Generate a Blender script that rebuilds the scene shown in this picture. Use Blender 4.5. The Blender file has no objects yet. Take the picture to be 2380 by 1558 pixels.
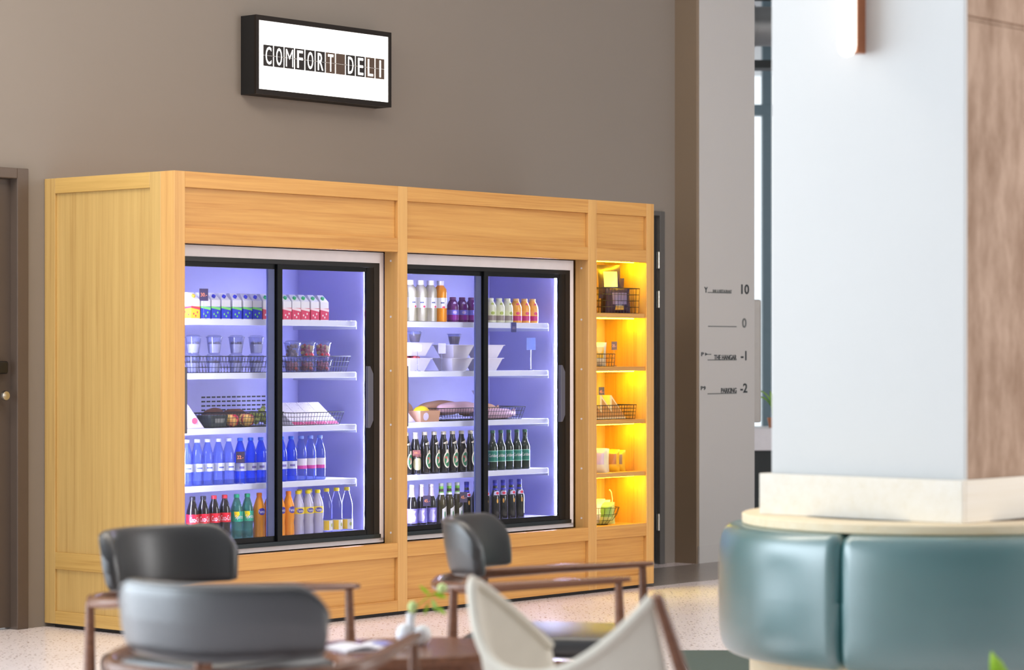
import bpy, math, random
from mathutils import Vector, Matrix, noise as mnoise
random.seed(7)
S = bpy.context.scene
COL = S.collection
PI = math.pi

# ------------------------------------------------------------------ camera
F_PX, HORIZON, CAM_H = 6072.0, 818.0, 1.412
cam_d = bpy.data.cameras.new('camera'); cam = bpy.data.objects.new('camera', cam_d); COL.objects.link(cam)
cam.location = (0, 0, CAM_H); cam.rotation_euler = (PI/2, 0, 0)
cam_d.sensor_fit = 'HORIZONTAL'; cam_d.sensor_width = 36.0
cam_d.lens = F_PX/2380*36.0
cam_d.shift_y = (HORIZON-779.0)/2380
cam_d.clip_end = 200
cam_d.dof.use_dof = True; cam_d.dof.focus_distance = 14.3; cam_d.dof.aperture_fstop = 2.5
S.camera = cam

# ------------------------------------------------------------------ world, daylight, added fill, exposure
S.view_settings.view_transform = 'Standard'; S.view_settings.look = 'None'
S.view_settings.gamma = 1.0; S.view_settings.use_curve_mapping = False
S.view_settings.exposure = 0.0
W = bpy.data.worlds.new('overcast_sky'); S.world = W; W.use_nodes = True
bgn = W.node_tree.nodes['Background']
bgn.inputs[0].default_value = (0.90, 0.97, 1.0, 1); bgn.inputs[1].default_value = 1.5

def area(name, loc, target, size, size_y, power, col):
    l = bpy.data.lights.new(name, 'AREA'); l.shape = 'RECTANGLE'; l.size = size; l.size_y = size_y
    l.energy = power; l.color = col
    o = bpy.data.objects.new(name, l); COL.objects.link(o); o.location = loc
    o.rotation_euler = (Vector(target)-Vector(loc)).to_track_quat('-Z', 'Y').to_euler()
    return o
area('window_daylight_left', (-7.0, 7.8, 2.15), (0.0, 8.6, 1.6), 8.5, 4.2, 505, (0.77, 0.89, 1.0))
area('fill_light_right', (7.8, 10.8, 2.5), (-0.6, 14.0, 1.3), 5.0, 3.4, 490, (1.0, 0.98, 0.97))  # added fill that brightens the cabinet front; no window stands here
area('fill_light_above', (-1.4, 10.8, 4.9), (-1.4, 12.2, 0.0), 6.0, 1.6, 250, (1.0, 0.90, 0.76))  # added warm fill above the cabinet, without any ceiling fitting

S.cycles.transparent_max_bounces = 24
S.cycles.sample_clamp_indirect = 6.0

# ------------------------------------------------------------------ cabinet frame of reference: u along the front, v into the wall
TH = math.atan2(6391.0-1190.0, F_PX)
U = Vector((math.sin(TH), math.cos(TH), 0)); V = Vector((-U.y, U.x, 0)); PHI = math.atan2(U.y, U.x)
A0 = Vector((-1.6519, 12.7773, 0))
def P(t, d, z=0.0): return A0 + U*t + V*d + Vector((0, 0, z))

# ------------------------------------------------------------------ geometry helpers
class G:
    def __init__(s): s.v = []; s.f = []
    def add(s, vs, fs):
        n = len(s.v); s.v += [tuple(p) for p in vs]; s.f += [tuple(i+n for i in f) for f in fs]; return s
    def box(s, x0, x1, y0, y1, z0, z1):
        return s.add([(x0,y0,z0),(x1,y0,z0),(x1,y1,z0),(x0,y1,z0),(x0,y0,z1),(x1,y0,z1),(x1,y1,z1),(x0,y1,z1)],
                     [(0,3,2,1),(4,5,6,7),(0,1,5,4),(1,2,6,5),(2,3,7,6),(3,0,4,7)])
    def frustum(s, b, t, z0, z1, cap_top=True):      # b, t = (x0,x1,y0,y1) bottom and top rectangles
        return s.add([(b[0],b[2],z0),(b[1],b[2],z0),(b[1],b[3],z0),(b[0],b[3],z0),(t[0],t[2],z1),(t[1],t[2],z1),(t[1],t[3],z1),(t[0],t[3],z1)],
                     [(0,3,2,1),(0,1,5,4),(1,2,6,5),(2,3,7,6),(3,0,4,7)] + ([(4,5,6,7)] if cap_top else []))
    def lathe(s, prof, n=20, cx=0, cy=0, cz=0, a0=0, a1=2*PI, caps=True):
        full = abs(a1-a0-2*PI) < 1e-6; m = n if full else n+1
        vs = []; fs = []
        for r, z in prof:
            for k in range(m):
                a = a0+(a1-a0)*k/n; vs.append((cx+r*math.cos(a), cy+r*math.sin(a), cz+z))
        for i in range(len(prof)-1):
            for k in range(n):
                k2 = (k+1) % m
                fs.append((i*m+k, i*m+k2, (i+1)*m+k2, (i+1)*m+k))
        if caps and full:
            fs.append(tuple(range(m))[::-1]); L = len(prof)-1; fs.append(tuple(L*m+k for k in range(m)))
        return s.add(vs, fs)
    def tube(s, pts, r, n=6, closed=False, caps=True):
        pts = [Vector(p) for p in pts]; N = len(pts); vs = []; fs = []
        rr = r if isinstance(r, (list, tuple)) else [r]*N
        up = None
        for i, p in enumerate(pts):
            d = (pts[(i+1) % N]-pts[i-1]) if closed else (pts[min(i+1, N-1)]-pts[max(i-1, 0)])
            d.normalize()
            if up is None:
                up = Vector((0, 0, 1)) if abs(d.z) < .9 else Vector((1, 0, 0))
            a = d.cross(up); a.normalize(); b = a.cross(d); up = b
            ri = rr[i] if isinstance(rr[i], tuple) else (rr[i], rr[i])
            for k in range(n):
                t = 2*PI*k/n; vs.append(p+a*(ri[0]*math.cos(t))+b*(ri[1]*math.sin(t)))
        for i in range(N if closed else N-1):
            j = (i+1) % N
            for k in range(n):
                k2 = (k+1) % n; fs.append((i*n+k, i*n+k2, j*n+k2, j*n+k))
        if caps and not closed:
            fs.append(tuple(range(n))[::-1]); fs.append(tuple((N-1)*n+k for k in range(n)))
        return s.add(vs, fs)
    def prism(s, poly, y0, y1):                        # poly of (x,z), extruded along y
        n = len(poly)
        return s.add([(x, y0, z) for x, z in poly]+[(x, y1, z) for x, z in poly],
                     [tuple(range(n)), tuple(range(n, 2*n))[::-1]]+[(k, k+n, (k+1) % n+n, (k+1) % n) for k in range(n)])
    def prism_z(s, poly, z0, z1):                      # poly of (x,y), counter-clockwise, extruded along z
        n = len(poly)
        return s.add([(x, y, z0) for x, y in poly]+[(x, y, z1) for x, y in poly],
                     [tuple(range(n))[::-1], tuple(range(n, 2*n))]+[(k, (k+1) % n, (k+1) % n+n, k+n) for k in range(n)])
    def grid(s, fn, nu, nv, wrap_u=False):
        m = nu if wrap_u else nu+1; vs = []; fs = []
        for j in range(nv+1):
            for i in range(m): vs.append(fn(i/nu, j/nv))
        for j in range(nv):
            for i in range(nu):
                i2 = (i+1) % m; fs.append((j*m+i, j*m+i2, (j+1)*m+i2, (j+1)*m+i))
        return s.add(vs, fs)
    def ball(s, c, r, n=10, m=7, sq=(1,1,1)):
        return s.grid(lambda a, b: (c[0]+r*sq[0]*math.sin(PI*max(b,.02) if b<.98 else PI*.98)*math.cos(2*PI*a), c[1]+r*sq[1]*math.sin(PI*max(b,.02) if b<.98 else PI*.98)*math.sin(2*PI*a), c[2]-r*sq[2]*math.cos(PI*b)), n, m, True)
    def patch(s, outline, r, rings=3):                 # flat outline (x,z) wrapped on a cylinder of radius r, centred on -y
        den = []
        for k, (x, z) in enumerate(outline):
            x2, z2 = outline[(k+1) % len(outline)]; q = max(1, int(math.hypot(x2-x, z2-z)/.005))
            den += [(x+(x2-x)*i/q, z+(z2-z)*i/q) for i in range(q)]
        outline = den
        cx = sum(p[0] for p in outline)/len(outline); cz = sum(p[1] for p in outline)/len(outline); n = len(outline)
        w = lambda x, z: (r*math.sin(x/r), -r*math.cos(x/r), z)
        vs = [w(cx, cz)]; fs = []
        for q in range(1, rings+1):
            for x, z in outline: vs.append(w(cx+(x-cx)*q/rings, cz+(z-cz)*q/rings))
        for k in range(n):
            k2 = (k+1) % n; fs.append((0, 1+k, 1+k2))
            for q in range(rings-1):
                fs.append((1+q*n+k, 1+(q+1)*n+k, 1+(q+1)*n+k2, 1+q*n+k2))
        return s.add(vs, fs)
    def shift(s, x=0, y=0, z=0): s.v = [(a+x, b+y, c+z) for a, b, c in s.v]; return s
    def xf(s, M): s.v = [tuple(M @ Vector(p)) for p in s.v]; return s
    def mesh(s, name, smooth=None):
        me = bpy.data.meshes.new(name); me.from_pydata(s.v, [], s.f); me.validate(); me.update()
        import bmesh
        bm = bmesh.new(); bm.from_mesh(me); bmesh.ops.recalc_face_normals(bm, faces=bm.faces[:]); bm.to_mesh(me); bm.free()
        if smooth:
            for p in me.polygons: p.use_smooth = True
            me.set_sharp_from_angle(angle=smooth)
        return me

def obj(name, g, m, parent=None, smooth=None, bevel=0, seg=2, kind=None):
    me = g.mesh(name, smooth) if isinstance(g, G) else g
    if m is not None and not me.materials: me.materials.append(m)
    o = bpy.data.objects.new(name, me); COL.objects.link(o)
    if parent is not None: o.parent = parent
    if bevel:
        b = o.modifiers.new('bevel', 'BEVEL'); b.width = bevel; b.segments = seg; b.limit_method = 'ANGLE'
        if seg > 2:
            for p in me.polygons: p.use_smooth = True
    if kind: o['kind'] = kind
    return o
def tag(o, label, cat, group=None):
    o['label'] = label; o['category'] = cat
    if group: o['group'] = group
    return o
def thing(name, label, cat, loc=(0,0,0), rz=0.0, group=None):
    o = bpy.data.objects.new(name, None); COL.objects.link(o); o.empty_display_size = .05
    o.location = loc; o.rotation_euler = (0, 0, rz)
    return tag(o, label, cat, group)
def struct(name, g, m, parent=None, loc=None, rz=0.0, smooth=None, bevel=0):
    o = obj(name, g, m, parent, smooth, bevel)
    if parent is None: o['kind'] = 'structure'
    if loc is not None: o.location = loc; o.rotation_euler = (0, 0, rz)
    return o

# ------------------------------------------------------------------ materials
def s2l(c): return tuple((x/12.92 if x <= .04045 else ((x+.055)/1.055)**2.4) for x in [k/255 for k in c])
def new_mat(name):
    m = bpy.data.materials.new(name); m.use_nodes = True
    return m, m.node_tree.nodes, m.node_tree.links, m.node_tree.nodes['Principled BSDF']
def mat(name, col, rough=.5, metal=0.0, var=.06, vscale=18, bump=0.0, bscale=200, spec=.5, coat=0.0, cior=1.5):
    m, N, L, b = new_mat(name)
    c = s2l(col)
    b.inputs['Roughness'].default_value = rough; b.inputs['Metallic'].default_value = metal
    b.inputs['Specular IOR Level'].default_value = spec; b.inputs['Coat Weight'].default_value = coat; b.inputs['Coat IOR'].default_value = cior; b.inputs['Coat Roughness'].default_value = max(.2, rough*.8)
    tc = N.new('ShaderNodeTexCoord'); nz = N.new('ShaderNodeTexNoise'); nz.inputs['Scale'].default_value = vscale; nz.inputs['Detail'].default_value = 3
    L.new(tc.outputs['Object'], nz.inputs['Vector'])
    mx = N.new('ShaderNodeMix'); mx.data_type = 'RGBA'
    mx.inputs[6].default_value = tuple(x*(1-var) for x in c)+(1,); mx.inputs[7].default_value = tuple(min(1, x*(1+var)) for x in c)+(1,)
    L.new(nz.outputs['Fac'], mx.inputs[0]); L.new(mx.outputs[2], b.inputs['Base Color'])
    if bump:
        n2 = N.new('ShaderNodeTexNoise'); n2.inputs['Scale'].default_value = bscale; n2.inputs['Detail'].default_value = 4
        L.new(tc.outputs['Object'], n2.inputs['Vector'])
        bp = N.new('ShaderNodeBump'); bp.inputs['Strength'].default_value = bump; bp.inputs['Distance'].default_value = .003
        L.new(n2.outputs['Fac'], bp.inputs['Height']); L.new(bp.outputs['Normal'], b.inputs['Normal'])
    return m
def emit(name, col, strength):
    m, N, L, b = new_mat(name); c = s2l(col)
    b.inputs['Base Color'].default_value = (.8,.8,.8,1)
    b.inputs['Emission Color'].default_value = c+(1,); b.inputs['Emission Strength'].default_value = strength
    return m
def clear(name, tint, body, fac, rough=.08, gloss=.06):
    """thin clear plastic or glass: tinted see-through, mixed with a glossy coloured body"""
    m, N, L, b = new_mat(name)
    b.inputs['Base Color'].default_value = s2l(body)+(1,); b.inputs['Roughness'].default_value = rough
    tr = N.new('ShaderNodeBsdfTransparent'); tr.inputs[0].default_value = s2l(tint)+(1,)
    gl = N.new('ShaderNodeBsdfGlossy'); gl.inputs['Roughness'].default_value = rough
    lw = N.new('ShaderNodeLayerWeight'); lw.inputs['Blend'].default_value = .5
    pw = N.new('ShaderNodeMath'); pw.operation = 'POWER'; pw.inputs[1].default_value = 2.5
    ma = N.new('ShaderNodeMath'); ma.operation = 'MULTIPLY_ADD'; ma.inputs[1].default_value = gloss; ma.inputs[2].default_value = .035; ma.use_clamp = True
    m1 = N.new('ShaderNodeMixShader'); m1.inputs[0].default_value = fac; m2 = N.new('ShaderNodeMixShader')
    L.new(lw.outputs['Facing'], pw.inputs[0]); L.new(pw.outputs[0], ma.inputs[0]); L.new(ma.outputs[0], m2.inputs[0])
    L.new(tr.outputs[0], m1.inputs[1]); L.new(b.outputs[0], m1.inputs[2])
    L.new(m1.outputs[0], m2.inputs[1]); L.new(gl.outputs[0], m2.inputs[2])
    L.new(m2.outputs[0], N['Material Output'].inputs['Surface'])
    return m
def glass_pane(name):
    m, N, L, b = new_mat(name)
    tr = N.new('ShaderNodeBsdfTransparent'); tr.inputs[0].default_value = (.965,.975,.985,1)
    gl = N.new('ShaderNodeBsdfGlossy'); gl.inputs['Roughness'].default_value = .02
    lw = N.new('ShaderNodeLayerWeight'); lw.inputs['Blend'].default_value = .5      # same on both faces of a thin pane
    pw = N.new('ShaderNodeMath'); pw.operation = 'POWER'; pw.inputs[1].default_value = 5.0; L.new(lw.outputs['Facing'], pw.inputs[0])
    fr = N.new('ShaderNodeMath'); fr.operation = 'MULTIPLY_ADD'; fr.inputs[1].default_value = .95; fr.inputs[2].default_value = .03; L.new(pw.outputs[0], fr.inputs[0])
    mx = N.new('ShaderNodeMixShader')
    L.new(fr.outputs[0], mx.inputs[0]); L.new(tr.outputs[0], mx.inputs[1]); L.new(gl.outputs[0], mx.inputs[2])
    L.new(mx.outputs[0], N['Material Output'].inputs['Surface'])
    N.remove(b)
    return m
def wood(name, light, dark, axis='x', rough=.45, figure=1.0, scale=1.0):
    m, N, L, b = new_mat(name)
    tc = N.new('ShaderNodeTexCoord'); oi = N.new('ShaderNodeObjectInfo'); mp = N.new('ShaderNodeMapping')
    s = {'x': (.7, 30, 30), 'y': (30, .7, 30), 'z': (30, 30, .7)}[axis]
    mp.inputs['Scale'].default_value = tuple(k*scale for k in s)
    ml = N.new('ShaderNodeVectorMath'); ml.operation = 'SCALE'; ml.inputs['Scale'].default_value = 1.0
    cb = N.new('ShaderNodeCombineXYZ'); mu = N.new('ShaderNodeMath'); mu.operation = 'MULTIPLY'; mu.inputs[1].default_value = 37.0
    L.new(oi.outputs['Random'], mu.inputs[0])
    for k in range(3): L.new(mu.outputs[0], cb.inputs[k])
    L.new(cb.outputs[0], mp.inputs['Location']); L.new(tc.outputs['Object'], mp.inputs['Vector'])
    nz = N.new('ShaderNodeTexNoise'); nz.inputs['Scale'].default_value = 1.0; nz.inputs['Detail'].default_value = 6; nz.inputs['Roughness'].default_value = .62; nz.inputs['Distortion'].default_value = .55*figure
    L.new(mp.outputs[0], nz.inputs['Vector'])
    fine = N.new('ShaderNodeTexNoise'); fine.inputs['Scale'].default_value = 5.0; fine.inputs['Detail'].default_value = 3
    L.new(mp.outputs[0], fine.inputs['Vector'])
    ad = N.new('ShaderNodeMath'); ad.operation = 'MULTIPLY_ADD'; ad.inputs[1].default_value = .35
    L.new(fine.outputs['Fac'], ad.inputs[0]); L.new(nz.outputs['Fac'], ad.inputs[2])
    cr = N.new('ShaderNodeValToRGB'); e = cr.color_ramp.elements
    e[0].position = .36; e[0].color = s2l(dark)+(1,); e[1].position = .86; e[1].color = s2l(light)+(1,)
    k = e.new(.62); k.color = tuple((a*.35+c*.65) for a, c in zip(s2l(dark), s2l(light)))+(1,)
    L.new(ad.outputs[0], cr.inputs[0]); L.new(cr.outputs[0], b.inputs['Base Color'])
    b.inputs['Roughness'].default_value = rough
    bp = N.new('ShaderNodeBump'); bp.inputs['Strength'].default_value = .12; bp.inputs['Distance'].default_value = .002
    L.new(ad.outputs[0], bp.inputs['Height']); L.new(bp.outputs[0], b.inputs['Normal'])
    return m
def speckle(name, base, spots, scale=60, size=.25, rough=.3, second=None):
    m, N, L, b = new_mat(name)
    tc = N.new('ShaderNodeTexCoord'); prev = None
    nz = N.new('ShaderNodeTexNoise'); nz.inputs['Scale'].default_value = 3; nz.inputs['Detail'].default_value = 4
    L.new(tc.outputs['Object'], nz.inputs['Vector'])
    mx0 = N.new('ShaderNodeMix'); mx0.data_type = 'RGBA'
    c = s2l(base); mx0.inputs[6].default_value = tuple(x*.93 for x in c)+(1,); mx0.inputs[7].default_value = tuple(min(1, x*1.07) for x in c)+(1,)
    L.new(nz.outputs['Fac'], mx0.inputs[0]); prev = mx0.outputs[2]
    for i, (col, sc, th) in enumerate(spots):
        vo = N.new('ShaderNodeTexVoronoi'); vo.inputs['Scale'].default_value = sc
        L.new(tc.outputs['Object'], vo.inputs['Vector'])
        lt = N.new('ShaderNodeMath'); lt.operation = 'LESS_THAN'; lt.inputs[1].default_value = th
        L.new(vo.outputs['Distance'], lt.inputs[0])
        sp = N.new('ShaderNodeSeparateColor'); L.new(vo.outputs['Color'], sp.inputs[0])
        g2 = N.new('ShaderNodeMath'); g2.operation = 'GREATER_THAN'; g2.inputs[1].default_value = .45
        L.new(sp.outputs[0], g2.inputs[0])
        mu = N.new('ShaderNodeMath'); mu.operation = 'MULTIPLY'; L.new(lt.outputs[0], mu.inputs[0]); L.new(g2.outputs[0], mu.inputs[1])
        mx = N.new('ShaderNodeMix'); mx.data_type = 'RGBA'; mx.inputs[7].default_value = s2l(col)+(1,)
        L.new(mu.outputs[0], mx.inputs[0]); L.new(prev, mx.inputs[6]); prev = mx.outputs[2]
    L.new(prev, b.inputs['Base Color']); b.inputs['Roughness'].default_value = rough
    return m
def concrete(name, base, dark, rough=.8):
    m, N, L, b = new_mat(name)
    tc = N.new('ShaderNodeTexCoord'); mp = N.new('ShaderNodeMapping'); mp.inputs['Scale'].default_value = (6, 6, 2.2)
    L.new(tc.outputs['Object'], mp.inputs['Vector'])
    nz = N.new('ShaderNodeTexNoise'); nz.inputs['Scale'].default_value = 1.6; nz.inputs['Detail'].default_value = 8; nz.inputs['Roughness'].default_value = .62
    L.new(mp.outputs[0], nz.inputs['Vector'])
    cr = N.new('ShaderNodeValToRGB'); e = cr.color_ramp.elements
    e[0].position = .34; e[0].color = s2l(dark)+(1,); e[1].position = .62; e[1].color = s2l(base)+(1,)
    L.new(nz.outputs['Fac'], cr.inputs[0]); L.new(cr.outputs[0], b.inputs['Base Color']); b.inputs['Roughness'].default_value = rough
    bp = N.new('ShaderNodeBump'); bp.inputs['Strength'].default_value = .25; bp.inputs['Distance'].default_value = .01
    L.new(nz.outputs['Fac'], bp.inputs['Height']); L.new(bp.outputs[0], b.inputs['Normal'])
    return m

M = {}
M['wall'] = mat('taupe_wall_paint', (140, 131, 122), .85, var=.03, vscale=1.2, bump=.05)
M['pilaster'] = mat('light_grey_paint', (196, 194, 192), .8, var=.02, vscale=1.5)
M['brown_return'] = mat('taupe_brown_return', (140, 122, 102), .7, var=.04, vscale=2)
M['ceiling'] = mat('pale_ceiling', (206, 206, 206), .9)
M['terrazzo'] = speckle('pinkish_terrazzo', (243, 233, 234), [((150, 112, 92), 38, .22), ((92, 74, 66), 64, .20), ((250, 246, 240), 30, .16)], rough=.22)
M['dark_floor'] = speckle('brown_speckled_floor', (152, 144, 138), [((70, 60, 52), 60, .15), ((140, 126, 112), 45, .12)], rough=.25)
M['white_plaster'] = mat('white_plaster', (217, 218, 217), .75, var=.015, vscale=3, bump=.08, bscale=30)
M['concrete'] = concrete('warm_concrete', (186, 158, 136), (146, 116, 92))
M['ply'] = wood('pale_birch_ply', (252, 236, 204), (240, 214, 168), 'x', .5, .5)
M['ply_pale'] = wood('whitewashed_ply', (240, 234, 222), (232, 222, 202), 'x', .5, .5)
M['oak_x'] = wood('oak_grain_across', (214, 162, 90), (176, 114, 50), 'x')
M['oak_z'] = wood('oak_grain_upright', (218, 170, 102), (186, 132, 70), 'z')
M['oak_side'] = wood('oak_veneer_side', (208, 172, 106), (178, 138, 78), 'z', .35, .4)
M['oak_side_y'] = wood('oak_rail_side', (212, 172, 100), (176, 132, 66), 'y', .35, .6)
M['black'] = mat('black_powder_coat', (16, 16, 18), .38)
M['black_rail'] = mat('black_anodised', (26, 28, 30), .25, metal=.4)
M['steel_sill'] = mat('dark_steel', (70, 78, 82), .3, metal=.9)
M['fridge_white'] = mat('white_enamel', (232, 226, 228), .4)
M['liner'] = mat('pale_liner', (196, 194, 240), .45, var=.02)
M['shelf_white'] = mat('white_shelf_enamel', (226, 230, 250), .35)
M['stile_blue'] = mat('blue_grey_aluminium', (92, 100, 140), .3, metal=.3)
M['grey_handle'] = mat('grey_plastic', (84, 84, 96), .45)
M['glass'] = glass_pane('clear_door_glass')
M['led_blue'] = emit('cool_led_strip', (206, 210, 255), 150.0)
M['led_warm'] = emit('amber_led_strip', (255, 228, 14), 105.0)
M['door_brown'] = mat('dark_brown_door', (86, 74, 66), .5, var=.05, vscale=4)
M['door_frame'] = mat('brown_door_frame', (92, 78, 68), .45)
M['door_black'] = mat('near_black_door', (34, 33, 33), .5)
M['jamb_grey'] = mat('grey_door_jamb', (92, 90, 88), .5)
M['chrome'] = mat('brushed_metal', (200, 198, 190), .25, metal=1.0)
M['dark_text'] = mat('charcoal_vinyl', (48, 56, 60), .6)
M['grey_text'] = mat('grey_vinyl', (108, 112, 112), .6)
M['black_leather'] = mat('black_leather', (30, 31, 33), .44, bump=.12, bscale=350, spec=.8, coat=.6, cior=1.6)
M['grey_leather'] = mat('charcoal_leather', (46, 52, 58), .36, bump=.12, bscale=350, spec=.9, coat=.8, cior=1.8)
M['teal_leather'] = mat('teal_leather', (48, 112, 114), .40, var=.05, bump=.08, bscale=260, spec=1.0, coat=1.0, cior=2.1)
M['walnut'] = wood('walnut', (138, 92, 66), (88, 54, 38), 'y', .24, .6, 2.0)
M['cream'] = mat('cream_canvas', (228, 221, 206), .7, bump=.1)
M['rug'] = mat('dark_green_rug', (74, 88, 82), .95, bump=.3)
M['wire'] = mat('black_wire', (22, 22, 24), .4)
M['paper_white'] = mat('white_paper', (236, 232, 238), .7)
M['vase_white'] = mat('white_ceramic', (244, 244, 244), .2)
M['leaf'] = mat('lime_leaf', (150, 196, 30), .5, var=.2)
M['leaf_pale'] = mat('pale_green_bud', (206, 226, 150), .5, var=.1)
M['copper'] = mat('copper_backplate', (176, 112, 78), .35, metal=.7)
M['sign_frame'] = mat('bronze_black_frame', (44, 38, 34), .35, metal=.5)
M['sign_black'] = mat('matt_black_casing', (14, 12, 12), .6)
M['sign_light'] = emit('lightbox_face', (255, 252, 246), 1.8)
M['flap'] = mat('dark_flap', (34, 28, 26), .45)
M['flap_reflection'] = mat('flap_painted_reflection', (92, 74, 62), .4)
M['letter_white'] = emit('lit_white_letter', (255, 252, 246), 1.3)
M['sconce_glow'] = emit('lamp_tube', (255, 246, 232), 1.6)
M['steel_blue'] = mat('steel_window_frame', (112, 134, 144), .45)
M['duct'] = mat('galvanised_duct', (150, 152, 152), .4, metal=.6)
M['dark_beam'] = mat('dark_beam', (40, 44, 44), .6)
M['grey_board'] = mat('warm_grey_board', (188, 182, 176), .6)

# ------------------------------------------------------------------ lettering
_tc = {}
def text_mesh(s, w, h, bend=None, depth=0.0, bold=0.0):
    key = (s, w, h, bend, depth, bold)
    if key in _tc: return _tc[key]
    cu = bpy.data.curves.new('lettering', 'FONT'); cu.body = s; cu.align_x = 'CENTER'; cu.resolution_u = 3; cu.offset = bold
    if depth: cu.extrude = 1.0
    o = bpy.data.objects.new('lettering', cu); COL.objects.link(o)
    dg = bpy.context.evaluated_depsgraph_get(); dg.update()
    me = bpy.data.meshes.new_from_object(o.evaluated_get(dg))
    COL.objects.unlink(o); bpy.data.objects.remove(o); bpy.data.curves.remove(cu)
    xs = [v.co.x for v in me.vertices]; ys = [v.co.y for v in me.vertices]
    x0, x1, y0, y1 = min(xs), max(xs), min(ys), max(ys)
    for v in me.vertices:
        x = (v.co.x-(x0+x1)/2)/(x1-x0)*w; z = (v.co.y-(y0+y1)/2)/(y1-y0)*h; y = -v.co.z*depth
        if bend: v.co = ((bend-y)*math.sin(x/bend), -(bend-y)*math.cos(x/bend), z)
        else: v.co = (x, y, z)
    me.materials.clear(); me.name = 'lettering'; _tc[key] = me
    return me
def lettering(s, w, h, m, parent, loc=(0,0,0), rz=0.0, bend=None, depth=0.0, name='lettering', bold=0.0):
    me = text_mesh(s, w, h, bend, depth, bold)
    if not me.materials: me.materials.append(m)
    elif me.materials[0] is not m: me = me.copy(); me.materials[0] = m
    o = bpy.data.objects.new(name, me); COL.objects.link(o); o.parent = parent
    o.location = loc; o.rotation_euler = (0, 0, rz)
    return o

# ================================================================== THE SETTING
struct('floor', G().box(-9, 12, -3, 34, -.10, 0), M['terrazzo'])
struct('ceiling', G().box(-9, 12, -3, 34, 5.0, 5.15), M['ceiling'])
struct('wall_front', G().box(-9, 8.2, -3.2, -3.0, 0, 5), M['pilaster'])
struct('wall_side', G().box(8.0, 8.2, -3.0, 25.0, 0, 5), M['pilaster'])
# wall behind the cabinet (in cabinet coordinates), with two door openings
WD = .99
wl = G(); 
for a, b, z0, z1 in [(-2.6, -1.16, 0, 5), (-1.16, -.13, 2.34, 5), (-.13, 4.27, 0, 5), (4.27, 5.232, 2.345, 5), (5.232, 5.372, 0, 5)]:
    wl.box(a, b, WD, WD+.2, z0, z1)
struct('wall_back', wl, M['wall'], loc=A0, rz=PHI)
# grey lift-lobby pilaster and its darker brown return
struct('trim_1', G().box(5.372, 5.40, WD-.18, WD+.2, 0, 5), M['brown_return'], loc=A0, rz=PHI)
pil = struct('wall_right', G().box(5.401, 6.035, WD-.182, WD+.25, 0, 5), M['pilaster'], loc=A0, rz=PHI)
struct('baseboard_right', G().box(5.385, 6.04, WD-.195, WD-.1825, 0, .115), M['pilaster'], loc=A0, rz=PHI)
struct('trim_2', G().box(3.852, 6.6, 0.0, WD-.2, .0005, .003), M['dark_floor'], loc=A0, rz=PHI)  # floor strip right of the cabinet, darker than the terrazzo

# left door: frame, leaf, lock, knob
dl = struct('door_1', G().box(-1.12, -.19, WD+.03, WD+.075, .01, 2.29), M['door_brown'], loc=A0, rz=PHI)
obj('door_frame', G().box(-.192, -.12, WD-.025, WD+.08, 0, 2.345).box(-1.17, -1.12, WD-.025, WD+.08, 0, 2.345).box(-1.12, -.192, WD-.025, WD+.08, 2.292, 2.345), M['door_frame'], dl, bevel=.004)
obj('card_reader', G().box(-.36, -.235, WD-.012, WD+.03, 1.30, 1.365), M['black'], dl, bevel=.012, seg=3)
obj('knob', G().lathe([(.008, 0), (.008, .03), (.022, .035), (.027, .05), (.022, .062), (.004, .066)], 18).xf(Matrix.Translation((-.268, WD+.03, 1.19)) @ Matrix.Rotation(PI/2, 4, 'X')), M['chrome'], dl, smooth=.8)
# right door: leaf, jamb, hinges
dr = struct('door_2', G().box(4.30, 5.165, WD+.0, WD+.05, .01, 2.31), M['door_black'], loc=A0, rz=PHI)
obj('door_jamb', G().box(5.185, 5.238, WD-.02, WD+.1, 0, 2.345).box(4.27, 5.185, WD-.02, WD+.1, 2.315, 2.345), M['jamb_grey'], dr, bevel=.003)
for z in (2.02, 1.76, .28):
    obj('hinge', G().tube([(5.175, WD-.012, z-.055), (5.175, WD-.012, z+.055)], .011, 8), M['chrome'], dr, smooth=.8)

# floor directory on the pilaster
PF = WD-.1835
dirs = thing('floor_directory', 'charcoal lift-floor lettering 10, 0, -1 and -2 on the light grey wall', 'sign', P(5.72, PF, 1.4), PHI)
def dz(y): return 1.412-(y-818)*17.65/F_PX-1.4
def dt(x):
    k = (x-1190)/F_PX; b = A0+V*PF; return (k*b.y-b.x)/(U.x-k*U.y)-5.72
for s, x0, x1, y0, y1, mm in [('10', 1723, 1741, 660, 683, 'dark_text'), ('0', 1725, 1735, 739, 762, 'grey_text'), ('-1', 1722, 1735, 816, 838, 'dark_text'), ('-2', 1721, 1737, 892, 914, 'dark_text'),
                          ('THE HANGAR', 1660, 1712, 825, 837, 'dark_text'), ('PARKING', 1676, 1712, 902, 914, 'dark_text'), ('P', 1630, 1636, 819, 828, 'dark_text'), ('P', 1629, 1634, 897, 906, 'dark_text'), ('9', 1635, 1640, 897, 906, 'dark_text'), ('Y', 1637, 1645, 669, 682, 'dark_text'), ('BAR & RESTAURANT', 1657, 1701, 674, 681, 'grey_text')]:
    a, b = dt(x0), dt(x1)
    lettering(s, b-a, dz(y0)-dz(y1), M[mm], dirs, ((a+b)/2, 0, (dz(y0)+dz(y1))/2), depth=.001, bold=.02)
for x0, x1, y, mm in [(1645, 1712, 836.5, 'grey_text'), (1645, 1712, 914.5, 'grey_text'), (1646, 1712, 759, 'grey_text'), (1645, 1700, 681, 'grey_text'), (1645, 1653, 823.5, 'grey_text')]:
    obj('rule_line', G().box(dt(x0), dt(x1), -.001, .001, dz(y)-.004, dz(y)+.002), M[mm], dirs)
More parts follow.
